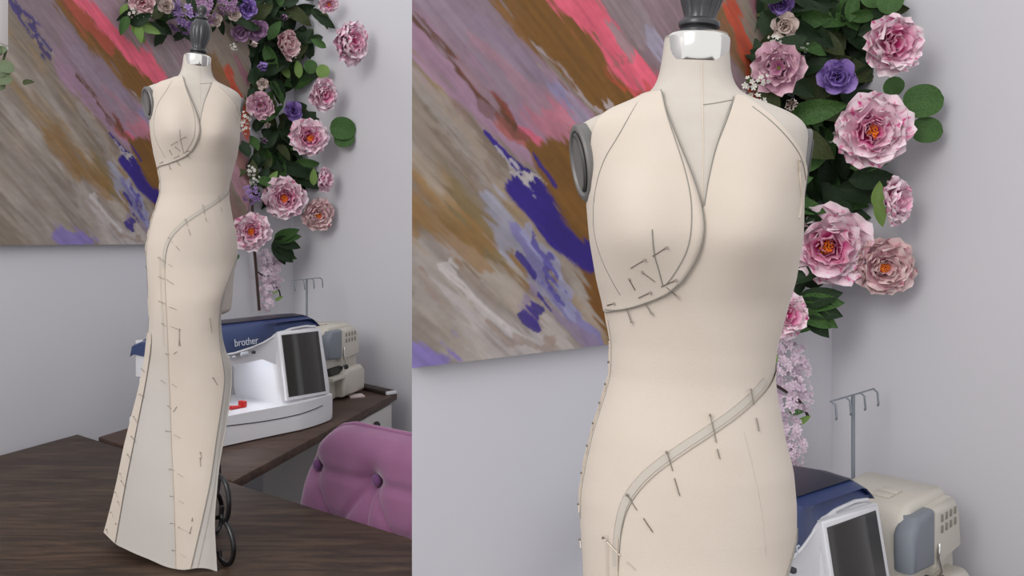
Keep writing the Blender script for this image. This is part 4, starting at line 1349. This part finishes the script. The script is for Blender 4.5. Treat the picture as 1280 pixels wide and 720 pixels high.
class Garland:
    def __init__(s, bay, name, anchor, label):
        s.bay = bay; s.root = empty(name, anchor); s.o = Vector(anchor)
        tag(s.root, label, 'garland', 'flower garlands')
    def P(s, u, v, off):
        Y = wall_Y(s.bay, u) - off
        return px(u, v, Y) - s.o, Y
    def face(s, P, dx=0, dz=0):
        c = Vector((0, 0, ZC)) - (P + s.o); c.normalize()
        right = Vector((-c.y, c.x, 0)).normalized() * -1
        right = Vector((0, 0, 1)).cross(c).normalized()   # image right when looking from the camera is opposite
        return c + right * dx + Vector((0, 0, 1)) * dz
    def head(s, name, u, v, dpx, kind, rings, off=.14, dx=0, dz=0, stamen=True, inner=None):
        P, Y = s.P(u, v, off)
        return blossom(name, s.root, P, s.face(P, dx, dz), dpx / 2 / F * Y * .95, kind, rings, stamen, inner)
    def clus(s, name, u, v, dpx, meshes, off=.12, dx=0, dz=0):
        P, Y = s.P(u, v, off)
        o = bpy.data.objects.new(name, random.choice(meshes)); link(o, s.root)
        orient(o, P, s.face(P, dx, dz), random.uniform(0, 6), dpx / 2 / F * Y * .85)
        return o
    def leaves(s, n, ell, size, kinds, off=(.03, .10), down=0.2):
        """scatter n leaves over an ellipse (u, v, ru, rv)"""
        u0, v0, ru, rv = ell
        for k in range(n):
            a = random.uniform(0, 6.28); rr_ = math.sqrt(random.random())
            u, v = u0 + ru * rr_ * math.cos(a), v0 + rv * rr_ * math.sin(a)
            P, Y = s.P(u, v, random.uniform(*off))
            b = random.uniform(0, 6.28)
            c = s.face(P)
            right = Vector((0, 0, 1)).cross(c).normalized()
            d = right * math.cos(b) + Vector((0, 0, 1)) * (math.sin(b) - down) + c * random.uniform(-.25, .25)
            f = c + right * random.uniform(-.7, .7) + Vector((0, 0, 1)) * random.uniform(-.3, .8)
            leaf(s.root, P, d, f, size / F * Y * random.uniform(.75, 1.25), random.choice(kinds))
    def leaf1(s, u, v, ang, lpx, kind, off=.10, dz=.2):
        """one leaf whose stalk is at pixel (u, v), pointing ang degrees (0 = right, 90 = up)"""
        P, Y = s.P(u, v, off); c = s.face(P); right = Vector((0, 0, 1)).cross(c).normalized() 
        d = right * math.cos(R(ang)) + Vector((0, 0, 1)) * math.sin(R(ang)) + c * .1
        return leaf(s.root, P, d, c + Vector((0, 0, dz)), lpx / F * Y, kind)
    def twig(s, pts, r, off=.08):
        PP = [s.P(u, v, off)[0] for u, v in smooth_path(pts, 6)]
        return tube('twig', PP, r, M['twig'], s.root, 7)

# right of camera is +x; c points to the camera, so up x c = image left... checked in Garland.face
def build_left():
    g = Garland('L', 'flower_garland', tuple(px(345, 150, wall_Y('L', 345) - .06)), 'peony and rose garland beside the canvas on the left, behind the full-length gown')
    D = ['dark', 'dark', 'dark', 'olive', 'mid']
    g.leaves(85, (345, 105, 36, 110), 32, D, (.02, .09))
    g.leaves(46, (345, 195, 34, 60), 28, D, (.02, .10))
    g.leaves(55, (275, 12, 118, 26), 28, D, (.04, .10))
    g.leaves(30, (355, 20, 48, 36), 28, D, (.03, .10))
    g.leaves(22, (340, 75, 30, 50), 32, D, (.02, .08))
    g.leaves(10, (165, 20, 14, 26), 26, ['dark', 'mid', 'light'], (.05, .10))
    g.leaves(14, (215, 22, 50, 22), 24, ['dark', 'olive'], (.05, .10))
    g.leaves(9, (318, 222, 14, 30), 22, ['dark', 'mid', 'olive'], (.03, .08))
    # showy heads
    pe = lambda u, v, d, **k: g.head('peony', u, v, d, 'peony', PEONY, inner='peony_in', **k)
    pe(432, 53, 58, off=.20, dx=.9, dz=.1, stamen=False)
    pe(401, 117, 44, off=.20, dx=.55, dz=-.1, stamen=False)
    pe(386, 173, 52, off=.22, dx=.15, dz=.1)
    pe(355, 247, 58, off=.20, dx=.1, dz=-.05)
    pe(314, 290, 52, off=.16, dx=.05)
    pe(402, 224, 34, off=.16, dx=1.6, stamen=False)
    pe(411, 4, 26, off=.14, dz=-.2)
    g.head('peony', 396, 268, 44, 'peony_dull', PEONY, .12, .3, -.1)
    g.head('peony', 355, 55, 42, 'peony_dull', PEONY_S, .12, 1.1, 0, False)
    g.head('peony', 326, 132, 38, 'peony_mauve', PEONY_S, .14, -.1, 0, False)
    g.head('peony', 178, 2, 32, 'peony_dull', PEONY_S, .14, 0, -.2, False)
    g.head('rose', 309, 10, 30, 'rose_purple', ROSE, .14, .1, -.1, False)
    g.head('rose', 366, 139, 28, 'rose_purple', ROSE, .15, .1, .1, False)
    g.head('rose', 320, 36, 30, 'rose_mauve', ROSE, .12, .3, -.2, False)
    g.head('rose', 208, 7, 22, 'rose_ivory', ROSE, .15, 0, -.1, False)
    g.head('rose', 292, 18, 18, 'rose_ivory', ROSE, .12, .2, -.2, False)
    g.head('rose', 268, 24, 20, 'rose_ivory', ROSE, .12, 0, -.3, False)
    g.head('rose', 328, 104, 18, 'rose_ivory', ROSE, .12, .1, -.2, False)
    g.head('rose', 300, 40, 24, 'rose_mauve', ROSE, .10, .2, -.3, False)
    g.head('rose_bud', 318, 54, 16, 'rose_ivory', BUD, .14, -.1, -.5, False)
    g.head('rose_bud', 328, 80, 24, 'rose_purple', BUD, .13, .1, -.8, False)
    g.head('rose_bud', 334, 157, 14, 'rose_ivory', BUD, .14, .1, .2, False)
    g.head('rose_bud', 331, 176, 13, 'rose_mauve', BUD, .12, 0, 0, False)
    g.head('rose_bud', 355, 22, 16, 'rose_mauve', BUD, .12, 0, 0, False)
    g.clus('hydrangea', 229, 22, 44, CL_LAV, .12, 0, -.2)
    g.clus('hydrangea', 252, 12, 40, CL_MAU, .11, 0, -.2)
    g.clus('hydrangea', 284, 6, 30, CL_MAU, .11, 0, -.2)
    g.clus('hydrangea', 314, 243, 26, CL_LAV, .13)
    g.clus('hydrangea', 216, 2, 26, CL_LAV, .12)
    for u, v, d in ((172, 19, 22), (184, 22, 18), (307, 146, 20), (306, 160, 18), (315, 212, 20), (318, 224, 16), (292, 60, 14)):
        g.clus('small_blossoms', u, v, d, CL_WHI, .12)
    # single leaves that stand out
    g.leaf1(412, 160, 0, 32, 'round', .12); g.leaf1(418, 178, 25, 26, 'round', .10)
    g.leaf1(362, 98, 120, 22, 'light', .12); g.leaf1(374, 98, 95, 24, 'light', .12); g.leaf1(386, 92, 75, 18, 'round', .10); g.leaf1(402, 98, 80, 18, 'rlight', .10)
    g.leaf1(404, 46, 200, 22, 'dark', .16); g.leaf1(408, 60, 150, 22, 'mid', .16); g.leaf1(396, 20, -30, 26, 'dark', .12)
    for a in (-15, -40, -65, 10, 25): g.leaf1(342, 300, a, 34, 'dark' if a < 0 else 'mid', .10)
    g.leaf1(345, 318, -10, 26, 'mid', .10); g.leaf1(340, 312, -30, 30, 'dark', .10)
    g.leaf1(370, 215, -10, 34, 'dark', .12); g.leaf1(372, 222, -25, 30, 'dark', .11); g.leaf1(365, 208, 10, 34, 'mid', .11)
    g.leaf1(392, 232, 90, 22, 'light', .14); g.leaf1(335, 232, 60, 22, 'light', .12)
    g.leaf1(172, 30, -80, 24, 'light', .12); g.leaf1(160, 20, -110, 26, 'mid', .12); g.leaf1(335, 50, 60, 30, 'mid', .13)
    # hanging strand
    g.twig([(315, 235), (316, 290), (320, 335), (324, 388)], .0065, .06)
    g.twig([(322, 340), (336, 350), (348, 362), (351, 374)], .0035, .06)
    for u, v, d in ((332, 322, 24), (341, 334, 26), (331, 344, 24), (344, 352, 22), (333, 362, 24), (334, 380, 22), (345, 326, 18), (340, 344, 26)):
        g.clus('pale_blossoms', u, v, d, CL_PAL, .05)
    g.leaf1(338, 366, 10, 10, 'light', .08); g.leaf1(344, 376, 30, 11, 'light', .08); g.leaf1(299, 318, -120, 10, 'mid', .06)

def build_right():
    g = Garland('R', 'flower_garland', tuple(px(1000, 150, wall_Y('R', 1000) - .06)), 'close garland of peonies and a purple rose right of the bigger form')
    D = ['dark', 'dark', 'dark', 'olive', 'mid']
    g.leaves(115, (1000, 60, 62, 120), 58, D, (.02, .10))
    g.leaves(85, (1005, 205, 50, 90), 56, D, (.02, .10))
    g.leaves(24, (1075, 15, 40, 36), 46, D + ['mid'], (.03, .12))
    g.leaves(12, (945, 120, 14, 70), 40, ['dark', 'olive', 'mid'], (.03, .08))
    g.leaves(14, (985, 345, 24, 34), 44, ['dark', 'dark', 'mid'], (.02, .07))
    pe = lambda u, v, d, **k: g.head('peony', u, v, d, 'peony', PEONY, inner='peony_in', **k)
    pe(1110, 55, 82, off=.20, dx=.55, dz=.05, stamen=False)
    pe(1087, 166, 98, off=.22, dx=.15, dz=.05)
    pe(1035, 308, 104, off=.20, dx=.05, dz=-.05)
    pe(1111, 252, 62, off=.16, dx=1.7, stamen=False)
    pe(978, 394, 62, off=.10, dx=.5, stamen=False)
    g.head('peony', 1101, 334, 80, 'peony_dull', PEONY, .12, .3, -.1)
    g.head('peony', 974, 85, 68, 'peony_mauve', PEONY_S, .16, -.1, 0, False)
    g.head('rose', 1046, 97, 54, 'rose_purple', ROSE, .24, .1, .1, False)
    g.head('rose', 980, 32, 38, 'rose_ivory', ROSE, .14, .1, -.1, False)
    g.head('rose', 976, 4, 36, 'rose_purple', ROSE, .14, .1, -.4, False)
    g.head('rose_bud', 989, 132, 28, 'rose_ivory', BUD, .16, 0, .2, False)
    g.head('rose_bud', 981, 162, 22, 'rose_mauve', BUD, .14, 0, 0, False)
    for u, v, d in ((938, 106, 34), (943, 132, 32), (951, 100, 26), (968, 48, 24), (1000, 60, 26), (1042, 176, 22)):
        g.clus('small_blossoms', u, v, d, CL_WHI, .13)
    g.leaf1(1128, 132, 10, 46, 'round', .12); g.leaf1(1138, 162, -5, 36, 'round', .10); g.leaf1(1110, 120, 60, 26, 'round', .10)
    g.leaf1(1040, 30, 110, 36, 'light', .14); g.leaf1(1062, 28, 80, 40, 'mid', .14); g.leaf1(1072, 44, 20, 40, 'dark', .12); g.leaf1(1035, 45, 160, 40, 'mid', .12)
    g.leaf1(1108, 18, 75, 34, 'round', .12); g.leaf1(1095, 10, 100, 34, 'round', .12)
    g.leaf1(1060, 225, 0, 60, 'dark', .12); g.leaf1(1045, 235, -15, 56, 'dark', .11); g.leaf1(1062, 210, 15, 54, 'mid', .11)
    g.leaf1(1096, 262, 85, 36, 'light', .17); g.leaf1(1097, 250, -80, 34, 'light', .17)
    for a, k in ((5, 'mid'), (-12, 'dark'), (-28, 'mid'), (-45, 'dark'), (18, 'dark')): g.leaf1(995, 380, a, 56, k, .10)
    g.leaf1(988, 412, 5, 24, 'mid', .10); g.leaf1(994, 388, -25, 46, 'mid', .11); g.leaf1(985, 350, 20, 44, 'dark', .08)
    g.twig([(952, 300), (955, 400), (957, 470), (962, 560)], .0065, .05)
    g.twig([(960, 476), (980, 488), (1000, 502), (1010, 520)], .004, .07)
    for u, v, d in ((990, 446, 44), (975, 458, 38), (1000, 462, 36), (985, 480, 44), (1004, 486, 30), (982, 506, 40), (1000, 500, 34), (988, 536, 36), (996, 556, 34), (986, 566, 30), (978, 430, 34), (995, 575, 24)):
        g.clus('pale_blossoms', u, v, d, CL_PAL, .05)
    g.leaf1(986, 516, 10, 18, 'mid', .08); g.leaf1(998, 530, 40, 18, 'light', .08); g.leaf1(966, 438, -70, 16, 'light', .08)
build_left(); build_right()

# ------------------------------------------------------------------ far left: white post with a sprig of leaves
Yp = 2.30
pst = empty('white_shelf_post', (px(0, 0, Yp).x, Yp, ZC - HTAB + .0))
zt_ = px(0, 56, Yp).z - pst.location.z
bm_obj('upright', box_bm(-.05, .012, -.02, .02, zt_, 1.75, .003), M['white_trim'], pst)
bm_obj('foot_plate', box_bm(-.055, .010, -.024, .024, zt_ - .012, zt_, .003), M['white_trim'], pst)
tag(pst, 'narrow white upright at the far left edge above green leaves', 'upright')
sp = empty('leafy_sprig', tuple(px(-14, 100, Yp - .03)))
tag(sp, 'sprig of rounded green leaves at the far left edge below the white upright', 'sprig')
spo = Vector(sp.location)
stem = [px(u, v, Yp - .03) - spo for u, v in smooth_path([(-22, 112), (-10, 98), (2, 80), (8, 62)], 5)]
tube('stem', stem, .003, M['leaf_olive'], sp, 6)
for (u, v, a, l, k) in ((-8, 92, 20, 24, 'sage'), (-2, 80, -20, 20, 'sage'), (-8, 74, 70, 16, 'sage'), (-14, 98, -30, 22, 'sage'), (-6, 100, 5, 20, 'sage'), (28, 104, 10, 14, 'olive'), (-14, 84, 120, 20, 'sage'), (-10, 62, 80, 14, 'sage'), (-4, 68, 40, 14, 'sage')):
    P = px(u, v, Yp - .03 - random.uniform(0, .02)) - spo
    leaf(sp, P, (math.cos(R(a)), -.1, math.sin(R(a))), (.2, -1, .2), l / F * Yp, k)
